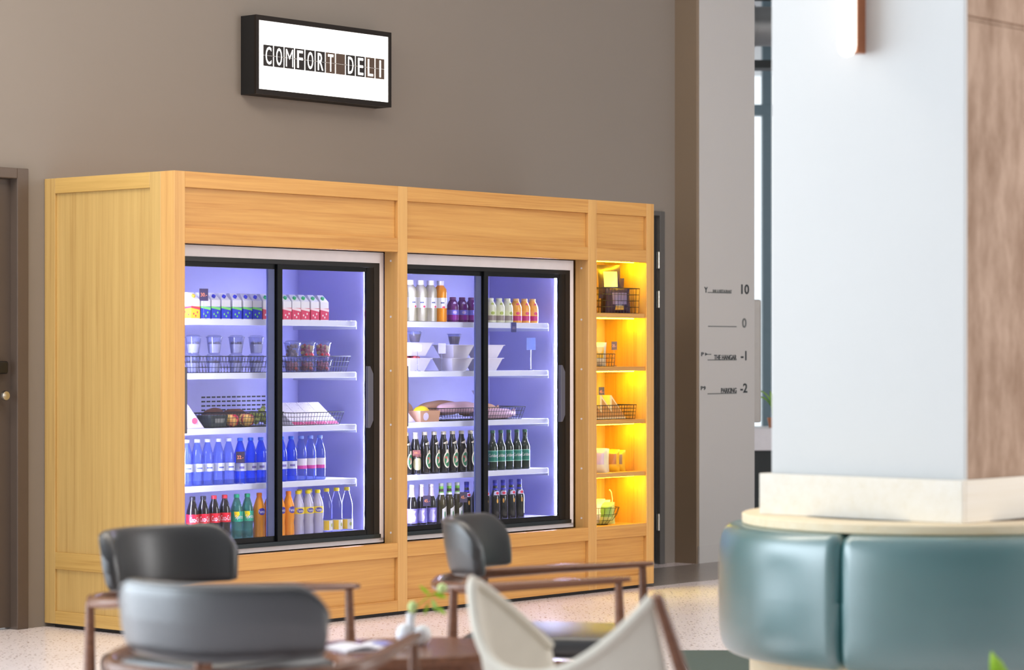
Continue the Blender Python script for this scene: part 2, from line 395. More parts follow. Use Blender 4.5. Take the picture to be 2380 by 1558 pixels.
obj('arrow_mark', G().prism([(dt(1639), dz(820)), (dt(1645), dz(823.5)), (dt(1639), dz(827))], -.001, .001), M['dark_text'], dirs)

# far end of the hall seen past the pilaster: window wall, beam, duct, counter
wy = 25.0
win = struct('window_1', G().box(-2, 8, wy-.012, wy+.012, .05, 4.9), M['glass'])
fr = G()
for x in (-1.4, -.1, 1.15, 2.44, 3.7, 5.0, 6.3, 7.6): obj('mullion', G().box(x-.05, x+.05, wy-.09, wy+.06, 0, 5), M['steel_blue'], win)
for z in (.04, 3.72): obj('transom', G().box(-2, 9, wy-.10, wy+.07, z-.05, z+.05), M['steel_blue'], win)
struct('trim_3', G().box(-2, 10, 22.7, 22.95, 3.88, 3.95), M['dark_beam'])
struct('trim_4', G().box(-2, 10, 21.7, 21.95, 4.36, 4.44), M['dark_beam'])
dct = G().tube([(-2, 22.3, 4.19), (10, 22.3, 4.19)], .17, 20)
dk = thing('ventilation_duct', 'round galvanised air duct under the ceiling beyond the grey wall', 'duct', (2.2, 22.3, 4.19))
obj('duct_pipe', dct.shift(-2.2, -22.3, -4.19), M['duct'], dk, smooth=.8)
for x in (-1.0, .1, 1.2, 2.05, 2.26, 3.4, 4.6): obj('duct_collar', G().lathe([(.17, -.02), (.185, -.02), (.185, .02), (.17, .02)], 20, caps=False).xf(Matrix.Translation((x-2.2, 0, 0)) @ Matrix.Rotation(PI/2, 4, 'Y')), M['duct'], dk, smooth=.6)
for x in (.5, 2.9): obj('hanger_rod', G().tube([(x-2.2, 0, .17), (x-2.2, 0, .81)], .008, 6), M['dark_beam'], dk)
cnt = thing('white_counter', 'white counter with dark base by the far window', 'counter', (2.3, 21.2, 0))
obj('counter_top', G().box(-.6, .9, -.3, .3, .62, .80), M['fridge_white'], cnt, bevel=.01)
obj('counter_base', G().box(-.55, .85, -.26, .26, 0, .62), M['dark_beam'], cnt)
hb = thing('grey_board', 'upright warm grey board standing behind the right edge of the lettered wall', 'board', (1.80, 18.9, 0))
obj('board_panel', G().box(-.32, .0, -.02, .02, .90, 1.79), M['grey_board'], hb, bevel=.015, seg=3)
obj('board_stand', G().box(-.14, -.10, -.015, .015, .02, .90).box(-.3, .06, -.15, .15, 0, .02), M['dark_beam'], hb)

def potted(name, label, loc, pot_h, pot_r, h, n, pm, lm, leafw=.05, spread=.7):
    r = thing(name, label, 'plant', loc)
    obj('pot', G().lathe([(.0, 0), (pot_r*.75, 0), (pot_r, pot_h), (pot_r*.88, pot_h), (pot_r*.85, pot_h*.85), (0, pot_h*.85)], 20, caps=False), pm, r, smooth=.7)
    for k in range(n):
        a = 2*PI*k/n+random.uniform(-.3, .3); sp = spread*random.uniform(.3, 1); hh = (h-pot_h)*random.uniform(.75, 1)
        d = Vector((math.cos(a), math.sin(a), 0)); q = Vector((-d.y, d.x, 0))
        def fn(i, j, d=d, q=q, sp=sp, hh=hh):
            w = leafw*math.sin(PI*min(.98, max(.04, j)))**.8*(i-.5)
            p = d*(sp*hh*j*j)+Vector((0, 0, pot_h*.8+hh*(1-(1-j)**1.6)))+q*w+Vector((0, 0, -abs(i-.5)*.02))
            return tuple(p)
        obj('leaf', G().grid(fn, 4, 7), lm, r, smooth=2)
    return r
potted('potted_plant', 'small green potted plant on the far white counter', (2.12, 21.1, .80), .08, .06, .32, 9, M['copper'], M['leaf'], .05)

# ================================================================== COLUMN with round bench
CC = Vector((1.556, 9.0, 0)); CW = .80
def Q(a, s, z=0): return CC + U*a + V*s + Vector((0, 0, z))   # a along u (behind the corner), s along v
column = struct('wall_column', G().box(0, CW, 0, CW, 0, 2.56).box(.006, CW-.006, .006, CW-.006, 2.56, 2.575).box(0, CW, 0, CW, 2.575, 5), M['concrete'], loc=Q(0.02, 0), rz=PHI, bevel=.006)
obj('white_cladding', G().box(-.02, -.0005, -.004, CW+.004, .80, 5), M['white_plaster'], column, bevel=.004)
LZ = .805
ring_c = Q(CW/2, CW/2)
bench = thing('round_bench', 'round teal leather bench wrapped around the white column', 'bench', ring_c)
obj('plinth', G().lathe([(.64, 0), (.64, .33)], 72), M['ply'], bench, smooth=.6)
nseg = 5; off = math.radians(-122.5)
for k in range(nseg):
    a0 = off+2*PI*k/nseg+.006; a1 = off+2*PI*(k+1)/nseg-.006
    def fn(i, j, a0=a0, a1=a1):
        # rounded cushion section: j runs around the profile, the ends pull in
        t = j*2*PI; e = min(i, 1-i)*(a1-a0)*.74; pull = max(0, 1-e/.025); pull = .022*pull*pull
        zc, hz, hr = .548, .235-pull*.6, .11-pull
        cx = math.copysign(abs(math.cos(t))**.32, math.cos(t)); sz = math.copysign(abs(math.sin(t))**.32, math.sin(t))
        bul = .012*(1-(2*i-1)**4)*(1-abs(sz)**3)
        r = .635+hr*cx+(bul if cx > 0 else 0); a = a0+(a1-a0)*i
        return (r*math.cos(a), r*math.sin(a), zc+hz*sz)
    ii = 40
    cu = G().grid(lambda i, j: fn(i, j), ii, 96)
    m0 = len(cu.v); n1 = ii+1
    cu.f.append(tuple(j*n1 for j in range(96))); cu.f.append(tuple(j*n1+ii for j in range(96))[::-1])
    obj('cushion', cu, M['teal_leather'], bench, smooth=1.0)
obj('top_ring', G().lathe([(.50, LZ-.02), (.665, LZ-.02), (.668, LZ-.016), (.668, LZ+.012), (.662, LZ+.016), (.50, LZ+.016)], 72, caps=False), M['ply'], bench, smooth=.5)
# birch skirting round the column foot, standing on the ring
sk = G(); t = .024; o = .024
z0, z1 = LZ+.0165, LZ+.165
skr = thing('column_skirting', 'pale plywood skirting around the foot of the white column', 'skirting', Q(0, 0), PHI)
for (x0, x1, y0, y1) in [(-o-t, -o, -t, CW+t), (-o, CW+.03, -t, -.001), (CW+.022, CW+.022+t, 0, CW), (-o, CW+.03, CW+.005, CW+t)]:
    obj('skirting_board', G().box(x0, x1, y0, y1, z0, z1), M['ply_pale'], skr, bevel=.003)
# wall lamp on the white face
sc = thing('wall_sconce', 'glowing white tube wall lamp with copper backplate on the column', 'lamp', Q(-.02, .405, 2.45), PHI)
obj('backplate', G().box(-.055, .0, -.022, .022, .015, .80), M['copper'], sc, bevel=.004)
obj('lamp_tube', G().lathe([(.004, 0), (.02, .006), (.030, .02), (.033, .04), (.033, .76), (.030, .78), (.02, .795), (.004, .80)], 24, cx=-.088), M['sconce_glow'], sc, smooth=.8)

# ================================================================== LIGHTBOX SIGN
SD = .87
sg = thing('lightbox_sign', 'illuminated black framed lightbox sign reading COMFORT DELI on the taupe wall', 'sign', P(1.93, WD, 3.053), PHI)
t0, t1, z0, z1 = 1.385-1.93, 2.472-1.93, 2.836-3.053, 3.272-3.053
dy = SD-WD
obj('casing', G().box(t0, t1, dy+.012, -.001, z0, z1), M['sign_black'], sg)
fw = .022
obj('frame', G().box(t0, t0+fw, dy-.003, dy+.0115, z0, z1).box(t1-fw, t1, dy-.003, dy+.0115, z0, z1).box(t0+fw, t1-fw, dy-.003, dy+.0115, z1-fw-.006, z1).box(t0+fw, t1-fw, dy-.003, dy+.0115, z0, z0+fw+.006), M['sign_frame'], sg)
obj('light_panel', G().box(t0+fw, t1-fw, dy+.004, dy+.0115, z0+fw+.006, z1-fw-.006), M['sign_light'], sg)
word = 'COMFORT DELI'; pitch = (2.419-1.440)/12
for k, chh in enumerate(word):
    cx = 1.440+pitch*(k+.5)-1.93; cz = 3.053-3.053; w2 = .0355; h2 = .0585
    fm = M['flap_reflection'] if k in (6, 7, 10, 11) else M['flap']  # browner tiles have reflections painted into their colour
    fl = obj('flap_tile', G().box(cx-w2, cx+w2, dy-.001, dy+.0035, cz+.0006, cz+h2).box(cx-w2, cx+w2, dy-.001, dy+.0035, cz-h2, cz-.0006), fm, sg)
    if chh != ' ':
        lw = {'I': .012, 'M': .056}.get(chh, .044)
        lettering(chh, lw, .098, M['letter_white'], fl, (cx, dy-.0016, cz), depth=.0006, name='letter', bold=-.012 if chh == 'M' else .006)
    if k < 11: obj('hinge_pin', G().box(cx+w2, cx+pitch-w2, dy-.001, dy+.0035, cz-.003, cz+.003), M['grey_board'], sg)

# ================================================================== OAK CABINET
cab = thing('oak_cabinet', 'long oak cabinet framing two drinks fridges and an amber lit snack niche', 'cabinet', A0, PHI)
TW = 3.851
posts = [(0, .071), (1.601, 1.675), (3.225, 3.302), (3.779, TW)]
for a, b in posts: obj('stile', G().box(a, b, 0, .10, .02, 2.30), M['oak_z'], cab, bevel=.002)
bays = [(.0715, 1.6005), (1.6755, 3.2245), (3.3025, 3.7785)]
for i, (a, b) in enumerate(bays):
    for z0, z1 in [(2.222, 2.30), (1.947, 2.022), (.31, .387), (.02, .08)]:
        obj('rail', G().box(a, b, .001, .05, z0, z1), M['oak_x'], cab, bevel=.002)
    for z0, z1 in [(2.0225, 2.2215), (.0805, .3095)]:
        obj('panel', G().box(a, b, .022, .034, z0, z1), M['oak_x'], cab)
# left side
for d0, d1 in [(.1005, .18), (.905, WD-.002)]: obj('side_stile', G().box(.001, .035, d0, d1, .02, 2.30), M['oak_side'], cab, bevel=.002)
for z0, z1 in [(2.222, 2.30), (.30, .387), (.02, .085)]: obj('side_rail', G().box(.001, .035, .1805, .9045, z0, z1), M['oak_side_y'], cab, bevel=.002)
for z0, z1 in [(.3875, 2.2215), (.0855, .2995)]: obj('side_panel', G().box(.014, .026, .1805, .9045, z0, z1), M['oak_side'], cab)
obj('end_panel', G().box(TW-.03, TW-.001, .1005, WD-.002, .02, 2.30), M['oak_z'], cab)
obj('top_board', G().box(.036, TW-.031, .051, WD-.002, 2.275, 2.298), M['oak_x'], cab)
obj('plinth', G().box(.03, TW-.03, .03, WD-.05, 0, .0195), M['black'], cab)
for tx in (1.6005, 3.2245):
    for z in (1.90, 1.60, 1.31, 1.02, .73, .44):
        obj('screw_cap', G().lathe([(.0001, 0), (.006, 0), (.006, .002), (.0001, .002)], 10).xf(Matrix.Translation((tx, .052, z)) @ Matrix.Rotation(-PI/2, 4, 'Y')), M['fridge_white'], cab)
# niche
NB = .32
obj('niche_back', G().box(3.290, 3.80, NB, NB+.015, .36, 1.96), M['oak_z'], cab)
obj('niche_side', G().box(3.284, 3.3015, .1005, NB, .36, 1.96), M['oak_z'], cab)
obj('niche_side', G().box(3.7795, 3.797, .1005, NB, .36, 1.96), M['oak_z'], cab)
obj('niche_floor', G().box(3.3025, 3.7785, .0505, NB, .36, .382), M['oak_x'], cab)
obj('niche_ceiling', G().box(3.3025, 3.7785, .0505, NB, 1.952, 1.97), M['oak_x'], cab)
NS = [1.640, 1.324, 1.010, .697]
for z in NS: obj('niche_shelf', G().box(3.3025, 3.7785, .012, NB-.001, z-.026, z), M['oak_x'], cab, bevel=.002)
for z in [1.951]+[q-.0265 for q in NS]:
    obj('led_strip', G().box(3.34, 3.765, .085, .10, z-.006, z), M['led_warm'], cab)

# ================================================================== FRIDGES
SHZ = [1.578, 1.303, 1.022, .732]; FLZ = .447
def make_fridge(off, label, letters):
    r = thing('display_fridge', label, 'fridge', P(.84+off, .40), PHI, None)
    def o_(name, g, m, parent=None, **k): return obj(name, g.shift(-.84, -.40, 0), m, parent or r, **k)
    # white casing and pale liner
    o_('casing', G().box(.085, 1.598, .104, .14, 1.888, 1.945).box(.085, .118, .104, .14, .40, 1.888).box(1.566, 1.598, .104, .14, .40, 1.888).box(.085, 1.598, .104, .14, .388, .412), M['fridge_white'])
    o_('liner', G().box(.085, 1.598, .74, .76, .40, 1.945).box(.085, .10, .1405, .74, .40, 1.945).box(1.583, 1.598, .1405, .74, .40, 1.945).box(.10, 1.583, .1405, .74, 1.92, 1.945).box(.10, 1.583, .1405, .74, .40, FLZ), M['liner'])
    o_('door_track', G().box(.1185, 1.5655, .103, .135, 1.864, 1.8875).box(.1185, .14, .103, .135, .4125, 1.864).box(1.522, 1.5655, .103, .135, .4125, 1.864).box(.14, 1.522, .103, .135, .4125, .432), M['black'])
    o_('sill', G().box(.1185, 1.5655, .092, .1025, .4125, .434), M['steel_sill'])
    # sliding doors: left behind, right in front
    for nm, a, b, y in (('left', .1405, .848, .1205), ('right', .806, 1.5215, .1045)):
        gl = o_('sliding_door', G().box(a+.03, b-.03, y+.005, y+.009, .462, 1.838), M['glass'])
        o_('door_frame', G().box(a, a+.034, y, y+.014, .4325, 1.8635).box(b-(.05 if nm == 'left' else .058), b, y, y+.014, .4325, 1.8635).box(a+.034, b-.05, y, y+.014, 1.838, 1.8635).box(a+.034, b-.05, y, y+.014, .4325, .462), M['black_rail'], gl)
        if nm == 'right':
            o_('handle', G().prism([(1.458, 1.335), (1.474, 1.335), (1.498, 1.295), (1.498, 1.045), (1.474, 1.005), (1.458, 1.005)], y-.022, y-.0005), M['grey_handle'], gl, bevel=.003)
        else:
            o_('meeting_stile', G().box(.752, .797, y-.001, y+.013, .463, 1.8375), M['stile_blue'], gl)
            o_('handle', G().prism([(.166, 1.335), (.182, 1.335), (.182, 1.005), (.166, 1.005), (.142, 1.045), (.142, 1.295)], y-.016, y-.0005), M['grey_handle'], gl, bevel=.003)
    for z in SHZ:
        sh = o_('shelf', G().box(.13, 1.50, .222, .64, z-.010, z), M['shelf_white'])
        o_('price_rail', G().box(.13, 1.50, .214, .2215, z-.030, z+.001), M['shelf_white'], sh, bevel=.002)
        o_('bracket', G().box(1.505, 1.511, .22, .70, z-.045, z-.004).box(.115, .121, .22, .70, z-.045, z-.004), M['shelf_white'], sh)
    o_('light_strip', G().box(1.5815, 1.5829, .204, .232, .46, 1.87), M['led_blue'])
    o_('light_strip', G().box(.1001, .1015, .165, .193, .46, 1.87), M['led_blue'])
    if letters == 0:
        gr = G()
        for row in range(6):
            for k in range(14): gr.box(.86+k*.037, .86+k*.037+.027, .7385, .7395, 1.05+row*.023, 1.058+row*.023)
        o_('air_grille', gr, M['dark_beam'], kind='stuff')
    return r
make_fridge(0, 'left glass fridge with sliding doors beside the cabinet corner', 0)
make_fridge(1.615, 'right glass fridge with sliding doors beside the amber niche', 1)

# ================================================================== PRODUCTS
_mc = {}
def cmat(*c, **k):
    key = tuple(c)+tuple(sorted(k.items()))
    if key not in _mc: _mc[key] = mat('print_%02x%02x%02x' % c, c, k.get('rough', .4), var=.03)
    return _mc[key]
PET = clear('clear_pet', (226, 228, 250), (150, 155, 220), .10, .1, .45)
WATER = clear('water_pet', (196, 208, 250), (130, 156, 236), .14, .06, .5)
BLUEW = clear('blue_pet', (104, 150, 250), (50, 100, 236), .26, .06, .45)
COLA = clear('cola', (90, 60, 60), (26, 16, 18), .80, .08, .3)
LSODA = clear('green_soda', (150, 220, 190), (60, 130, 110), .40, .1, .4)
LEMON = clear('cloudy_lemon', (230, 226, 240), (214, 208, 230), .72, .15, .3)
DARKG = clear('dark_glass', (60, 50, 44), (20, 17, 17), .90, .06, .2)
GREENG = clear('green_glass', (60, 110, 70), (22, 46, 34), .72, .06, .3)
OLIVEG = clear('olive_glass', (130, 120, 70), (70, 62, 34), .70, .06, .3)
ORANGE = mat('orange_juice', (240, 150, 24), .2); AMBER = mat('apricot_juice', (252, 176, 70), .25)
PURPLE = mat('berry_juice', (96, 22, 104), .25); MILKY = mat('pear_juice', (226, 228, 200), .3); PALEJ = clear('pale_juice', (240, 236, 220), (232, 226, 196), .55, .2, .2)
CLEARC = clear('clear_cup', (236, 238, 250), (200, 205, 235), .10, .12, .35)
YOG = mat('yoghurt', (238, 234, 240), .5); WHITE = cmat(240, 238, 244); KRAFT = mat('kraft_paper', (196, 150, 118), .8, bump=.2, bscale=60)

def band(r, z0, z1, n=22, g=None, a0=0, a1=2*PI): return (g or G()).lathe([(r, z0), (r, z1)], n, caps=False, a0=a0, a1=a1)
def oval(rx, rz, cx, cz, n=20, p=2.0): return [(cx+rx*math.copysign(abs(math.cos(2*PI*k/n))**(2/p), math.cos(2*PI*k/n)), cz+rz*math.copysign(abs(math.sin(2*PI*k/n))**(2/p), math.sin(2*PI*k/n))) for k in range(n)]
def rect(x0, x1, z0, z1, n=5):
    return [(x0+(x1-x0)*k/n, z0) for k in range(n)]+[(x1, z0)]+[(x1+(x0-x1)*k/n, z1) for k in range(n)]+[(x0, z1)]
KIND = {}
def kind(name, parts): KIND[name] = [(pn, (g.mesh(pn, sm) if isinstance(g, G) else g), m, par) for pn, g, m, par, sm in parts]
def put(k, name, label, cat, loc, rz=0.0, group=None):
    r = thing(name, label, cat, loc, PHI+rz, group); d = {}
    for pn, me, m, par in KIND[k]:
        if not me.materials: me.materials.append(m)
        o = bpy.data.objects.new(pn, me); COL.objects.link(o); o.parent = d.get(par, r); d.setdefault(pn, o)
    return r
def capg(r, z0, z1): return G().lathe([(r, z0), (r, z1-.002), (r-.002, z1)], 16)
PROF_PET = [(.024, 0), (.030, .004), (.0315, .012), (.0305, .05), (.0285, .072), (.0315, .098), (.0318, .142), (.029, .165), (.020, .194), (.0135, .211), (.0125, .222)]
PROF_TALL = [(.024, 0), (.031, .004), (.032, .012), (.032, .13), (.0315, .15), (.026, .172), (.0165, .205), (.0125, .216), (.0125, .226)]
PROF_GLASS = [(.026, 0), (.0298, .004), (.0302, .012), (.0302, .125), (.0285, .140), (.0195, .160), (.0142, .178), (.0128, .215), (.0140, .219)]
PROF_BIG = [(.028, 0), (.0318, .004), (.0325, .014), (.0325, .125), (.0300, .148), (.0215, .178), (.0150, .202), (.0135, .222)]
def bottle(name, prof, body, capm, capr, caph, extra):
    H = prof[-1][1]
    kind(name, [('bottle_body', G().lathe(prof, 22), body, None, .9), ('cap', capg(capr, H-.006, H+caph), capm, None, .7)]+extra)
RED = cmat(224, 20, 44); REDC = cmat(226, 50, 70); BLACKC = cmat(36, 34, 44)
TX = lambda s, w, h, r, z: (lambda me: me)(_shiftz(text_mesh(s, w, h, r), z))
def _shiftz(me, z):
    m2 = me.copy(); m2.name = 'lettering'
    for v in m2.vertices: v.co.z += z
    return m2
def lab(z0, z1, m, r=.0323, extra=()): return ('label', band(r, z0, z1), m, None, 2)
LW = cmat(248, 240, 246)
for nm, cp in (('cola_black', BLACKC), ('cola_red', REDC)):
    bottle(nm, PROF_PET, COLA, cp, .0145, .012, [lab(.096, .144, RED), ('lettering', TX('Coca-Cola', .062, .026, .0328, .118), LW, 'label', None)])
bottle('lemon_lime', PROF_PET, LSODA, cmat(30, 168, 120), .0145, .012, [lab(.094, .146, cmat(40, 176, 140)), ('label_flash', G().patch([(-.030, .145), (-.004, .145), (.0, .13), (-.014, .112), (-.026, .118)], .0327), cmat(250, 216, 10), 'label', 2), ('lettering', TX('Sprite', .046, .026, .0330, .115), LW, 'label', None)])
bottle('orange_soda', PROF_PET, ORANGE, cmat(250, 132, 20), .0145, .012, [('label', G().patch(oval(.022, .018, .002, .138), .0328), cmat(70, 50, 150), None, 2), ('lettering', TX('Fanta', .036, .016, .0334, .138), LW, 'label', None)])
bottle('lemon_soda', PROF_PET, LEMON, cmat(246, 220, 20), .0145, .012, [lab(.112, .146, cmat(250, 222, 60)), ('label_badge', G().patch(oval(.021, .013, 0, .129), .0328), cmat(90, 80, 160), 'label', 2), ('lettering', TX('Fanta', .034, .014, .0334, .129), LW, 'label', None)])
bottle('clear_lemonade', PROF_TALL, PET, cmat(250, 226, 60), .0150, .012, [lab(.014, .068, cmat(244, 240, 226), .0326), ('label_panel', G().patch(rect(-.036, -.008, .016, .066), .0331), cmat(240, 196, 50), 'label', 2), ('label_fruit', G().patch(oval(.008, .010, .012, .042), .0331), cmat(196, 206, 110), 'label', 2)])
bottle('still_water', PROF_TALL, WATER, cmat(232, 236, 250), .0150, .010, [lab(.072, .112, cmat(214, 220, 244), .0326), ('label_mark', G().patch(rect(-.016, .016, .086, .094), .0331), cmat(90, 100, 190), 'label', 2)])
bottle('blue_water', PROF_TALL, BLUEW, cmat(40, 110, 230), .0150, .010, [lab(.066, .106, cmat(206, 210, 236), .0326), ('label_mark', G().patch(rect(-.014, .014, .078, .090), .0331), cmat(120, 110, 180), 'label', 2)])
bottle('pink_band_water', PROF_TALL, WATER, cmat(120, 150, 236), .0150, .010, [lab(.080, .116, cmat(222, 214, 236), .0326), ('label_band', band(.0327, .062, .0798), cmat(214, 70, 176), None, 2)])
GOLD = cmat(214, 204, 170); GRN = cmat(40, 120, 74); CRM = cmat(232, 222, 196)
def tilt(pts, a, cx, cz):
    c, s = math.cos(a), math.sin(a); return [(cx+(x-cx)*c-(z-cz)*s, cz+(x-cx)*s+(z-cz)*c) for x, z in pts]
bottle('round_label_beer', PROF_BIG, DARKG, GOLD, .0150, .012, [
    ('label', G().patch([(.026*math.sin(2*PI*k/24), .075-.046*math.cos(2*PI*k/24)) for k in range(24)], .0329, 4), CRM, None, 2),
    ('label_crest', G().patch(oval(.009, .012, 0, .122), .0327), CRM, 'label', 2),
    ('label_field', G().patch([(.020*math.sin(2*PI*k/24), .075-.038*math.cos(2*PI*k/24)) for k in range(24)], .0333, 4), GRN, 'label', 2),
    ('label_emblem', G().patch([(0, .098), (.005, .082), (.013, .070), (.003, .062), (-.012, .056), (-.006, .074)], .0337), cmat(236, 200, 180), 'label', 2),
    ('label_seal', G().patch(oval(.005, .007, -.010, .088), .0337), cmat(196, 60, 50), 'label', 2),
    ('neck_label', G().patch(tilt(rect(-.020, .020, .160, .178), .42, 0, .169), .0255), CRM, None, 2), ('lettering', _shiftz(text_mesh('No 1', .018, .010, .0262), .169), cmat(60, 50, 44), 'neck_label', None)])
bottle('foil_neck_beer', PROF_BIG, DARKG, cmat(210, 206, 214), .0150, .012, [('neck_foil', G().lathe([(.0165, .196), (.0142, .222)], 18, caps=False), cmat(222, 218, 226), None, 2), ('label', G().patch(oval(.026, .034, 0, .058, p=3), .0329, 4), cmat(206, 200, 150), None, 2), ('label_band', G().patch(rect(-.03, .03, .096, .116), .0329), cmat(150, 96, 84), None, 2)])
bottle('green_label_beer', PROF_GLASS, GREENG, cmat(46, 96, 70), .0142, .011, [lab(.052, .112, cmat(14, 122, 104), .0307), ('label_edge', band(.0309, .0505, .0535), cmat(170, 226, 206), 'label', 2), ('label_edge', band(.0309, .1105, .1135), cmat(170, 226, 206), 'label', 2), ('lettering', TX('Carlsberg', .058, .024, .0313, .083), LW, 'label', None)])
bottle('lilac_cider', PROF_GLASS, DARKG, cmat(216, 206, 226), .0142, .011, [('neck_label', G().lathe([(.0192, .163), (.0148, .178), (.0136, .212)], 18, caps=False), cmat(214, 198, 222), None, 2), lab(.018, .098, cmat(150, 140, 228), .0307), ('label_print', G().patch([(-.018, .03), (.01, .026), (.02, .05), (.008, .07), (.018, .086), (-.012, .09), (-.02, .06)], .0312), cmat(206, 200, 246), 'label', 2)])
bottle('green_neck_cider', PROF_GLASS, OLIVEG, cmat(190, 200, 190), .0142, .011, [('neck_label', G().lathe([(.0150, .176), (.0136, .186), (.0133, .213)], 18, caps=False), cmat(120, 200, 70), None, 2), ('neck_band', G().lathe([(.0180, .166), (.0152, .177)], 18, caps=False), cmat(226, 230, 220), None, 2), ('label', G().patch([(-.014, .022), (.02, .022), (.02, .104), (-.014, .086)], .0309), cmat(232, 232, 226), None, 2), ('label_mark', G().patch(oval(.005, .018, .004, .056), .0314), cmat(60, 130, 80), 'label', 2)])
bottle('blue_neck_alcopop', PROF_GLASS, DARKG, cmat(30, 36, 150), .0142, .011, [('neck_foil', G().lathe([(.0160, .172), (.0136, .186), (.0133, .213)], 18, caps=False), cmat(52, 54, 196), None, 2), ('label', G().patch(oval(.020, .020, 0, .148, p=3), .0262), cmat(208, 206, 238), None, 2), ('label_mark', G().patch(oval(.010, .008, .003, .156), .0268), cmat(214, 50, 80), 'label', 2), ('label_tip', G().patch(oval(.005, .013, 0, .112), .0309), cmat(214, 160, 70), None, 2)])
bottle('big_juice', [(.026, 0), (.036, .004), (.037, .012), (.037, .165), (.034, .185), (.022, .200), (.0185, .204), (.0185, .212)], PALEJ, cmat(246, 244, 250), .0205, .020, [lab(.078, .136, cmat(240, 240, 248), .0376), ('label_mark', G().patch(rect(-.01, .012, .104, .112), .0381), cmat(90, 96, 130), 'label', 2), ('label_dot', G().patch(oval(.008, .006, .014, .085), .0381), cmat(226, 60, 110), 'label', 2)])
bottle('big_juice_orange', [(.026, 0), (.036, .004), (.037, .012), (.037, .165), (.034, .185), (.022, .200), (.0185, .204), (.0185, .212)], ORANGE, cmat(246, 244, 250), .0205, .020, [lab(.078, .136, cmat(240, 240, 248), .0376), ('label_mark', G().patch(rect(-.01, .012, .104, .112), .0381), cmat(90, 96, 130), 'label', 2), ('label_dot', G().patch(oval(.010, .006, .008, .083), .0381), cmat(226, 40, 90), 'label', 2)])
PROF_SM = [(.026, 0), (.0335, .003), (.0345, .010), (.0345, .084), (.033, .096), (.024, .116), (.0175, .126), (.0165, .134)]
def small(name, body, cap, c1, c2, badge):
    bottle(name, PROF_SM, body, cap, .0185, .008, [('label', band(.0351, .042, .070), c1, None, 2), ('label_band', band(.0351, .014, .0418), c2, None, 2), ('label_badge', G().patch(oval(.012, .009, .002, .056), .0356), badge, 'label', 2), ('neck_badge', G().patch(oval(.009, .010, .002, .106), .0292), badge, None, 2)])
small('berry_drink', PURPLE, cmat(120, 60, 130), cmat(120, 116, 226), cmat(132, 16, 140), cmat(196, 176, 230))
small('pear_drink', MILKY, cmat(232, 234, 206), cmat(228, 234, 190), cmat(150, 136, 130), cmat(160, 176, 70))
small('peach_drink', AMBER, cmat(250, 196, 120), cmat(250, 178, 90), cmat(196, 30, 120), cmat(224, 60, 110))

# cartons
def carton(name, c_low, c_mid, capc):
    w = .030
    body = G().frustum((-w, w, -w, w), (-w, w, -w, w), 0, .098).add([(-w,-w,.098),(w,-w,.098),(w,w,.098),(-w,w,.098),(-w*.7,w*.2,.135),(w*.7,w*.2,.135),(w*.7,w*.95,.135),(-w*.7,w*.95,.135)], [(0,1,5,4),(1,2,6,5),(2,3,7,6),(3,0,4,7),(4,5,6,7)])
    e = w+.0007
    low = G().box(-e, e, -e, e, .004, .064)
    mid = G().add([(-e-.0006,-e-.0006,.056),(e+.0006,-e-.0006,.046),(e+.0006,-e-.0006,.060),(-e-.0006,-e-.0006,.066)], [(0,1,2,3)]).add([(-e-.0006,e,.050),(-e-.0006,-e-.0006,.056),(-e-.0006,-e-.0006,.066),(-e-.0006,e,.060)], [(0,1,2,3)])
    dots = G()
    for (x, z) in ((-.014, .026), (.012, .034), (.0, .016)): dots.add([(x-.006, -e-.0007, z), (x, -e-.0007, z-.007), (x+.006, -e-.0007, z), (x, -e-.0007, z+.007)], [(0,1,2,3)])
    for (y, z) in ((-.012, .022), (.014, .036)): dots.add([(-e-.0007, y-.006, z), (-e-.0007, y, z-.007), (-e-.0007, y+.006, z), (-e-.0007, y, z+.007)], [(0,1,2,3)])
    kind(name, [('carton_body', body, WHITE, None, None), ('label', low, c_low, None, None), ('label_wave', mid, c_mid, 'label', None), ('label_print', dots, c_mid, 'label', None),
                ('cap', G().lathe([(.010, .0), (.010, .012), (.009, .013)], 14).xf(Matrix.Translation((-.004, -.014, .112)) @ Matrix.Rotation(.62, 4, 'X')), capc, None, .7)])
carton('blue_carton', cmat(36, 60, 210), cmat(130, 226, 120), cmat(40, 50, 200))
carton('red_carton', cmat(220, 60, 100), cmat(250, 226, 232), cmat(50, 176, 110))
carton('yellow_carton', cmat(250, 214, 60), cmat(236, 70, 90), cmat(250, 206, 50))

# cups, bowls, sandwiches
def cupg(r0, r1, h, th=.0012): return G().lathe([(r0-.004, .001), (r0, 0), (r1, h), (r1+.003, h), (r1+.003, h+.003), (r1-th, h+.001), (r0-th, .003), (.0005, .003)], 20, caps=False)
def lumps(n, r0, z0, z1, s, seed):
    rr = random.Random(seed); g = G()
    for _ in range(n):
        a = rr.uniform(0, 2*PI); q = r0*rr.uniform(.45, 1)
        g.ball((q*math.cos(a), q*math.sin(a), rr.uniform(z0, z1)), s*rr.uniform(.8, 1.2), 7, 5)
    return g
def lidg(r, z, h): return G().lathe([(r+.004, z), (r+.004, z+.004), (r*.96, z+.004), (r*.8, z+h*.8), (r*.45, z+h), (.0005, z+h)], 20, caps=False)
kind('yoghurt_cup', [('cup', cupg(.029, .040, .082), CLEARC, None, .8), ('yoghurt', G().lathe([(.0275, .004), (.0335, .048), (.0005, .050)], 18, caps=False), YOG, None, .8), ('topping', lumps(12, .028, .050, .056, .007, 3), cmat(120, 110, 112), None, 1), ('lid', lidg(.040, .082, .014), CLEARC, None, .7)])
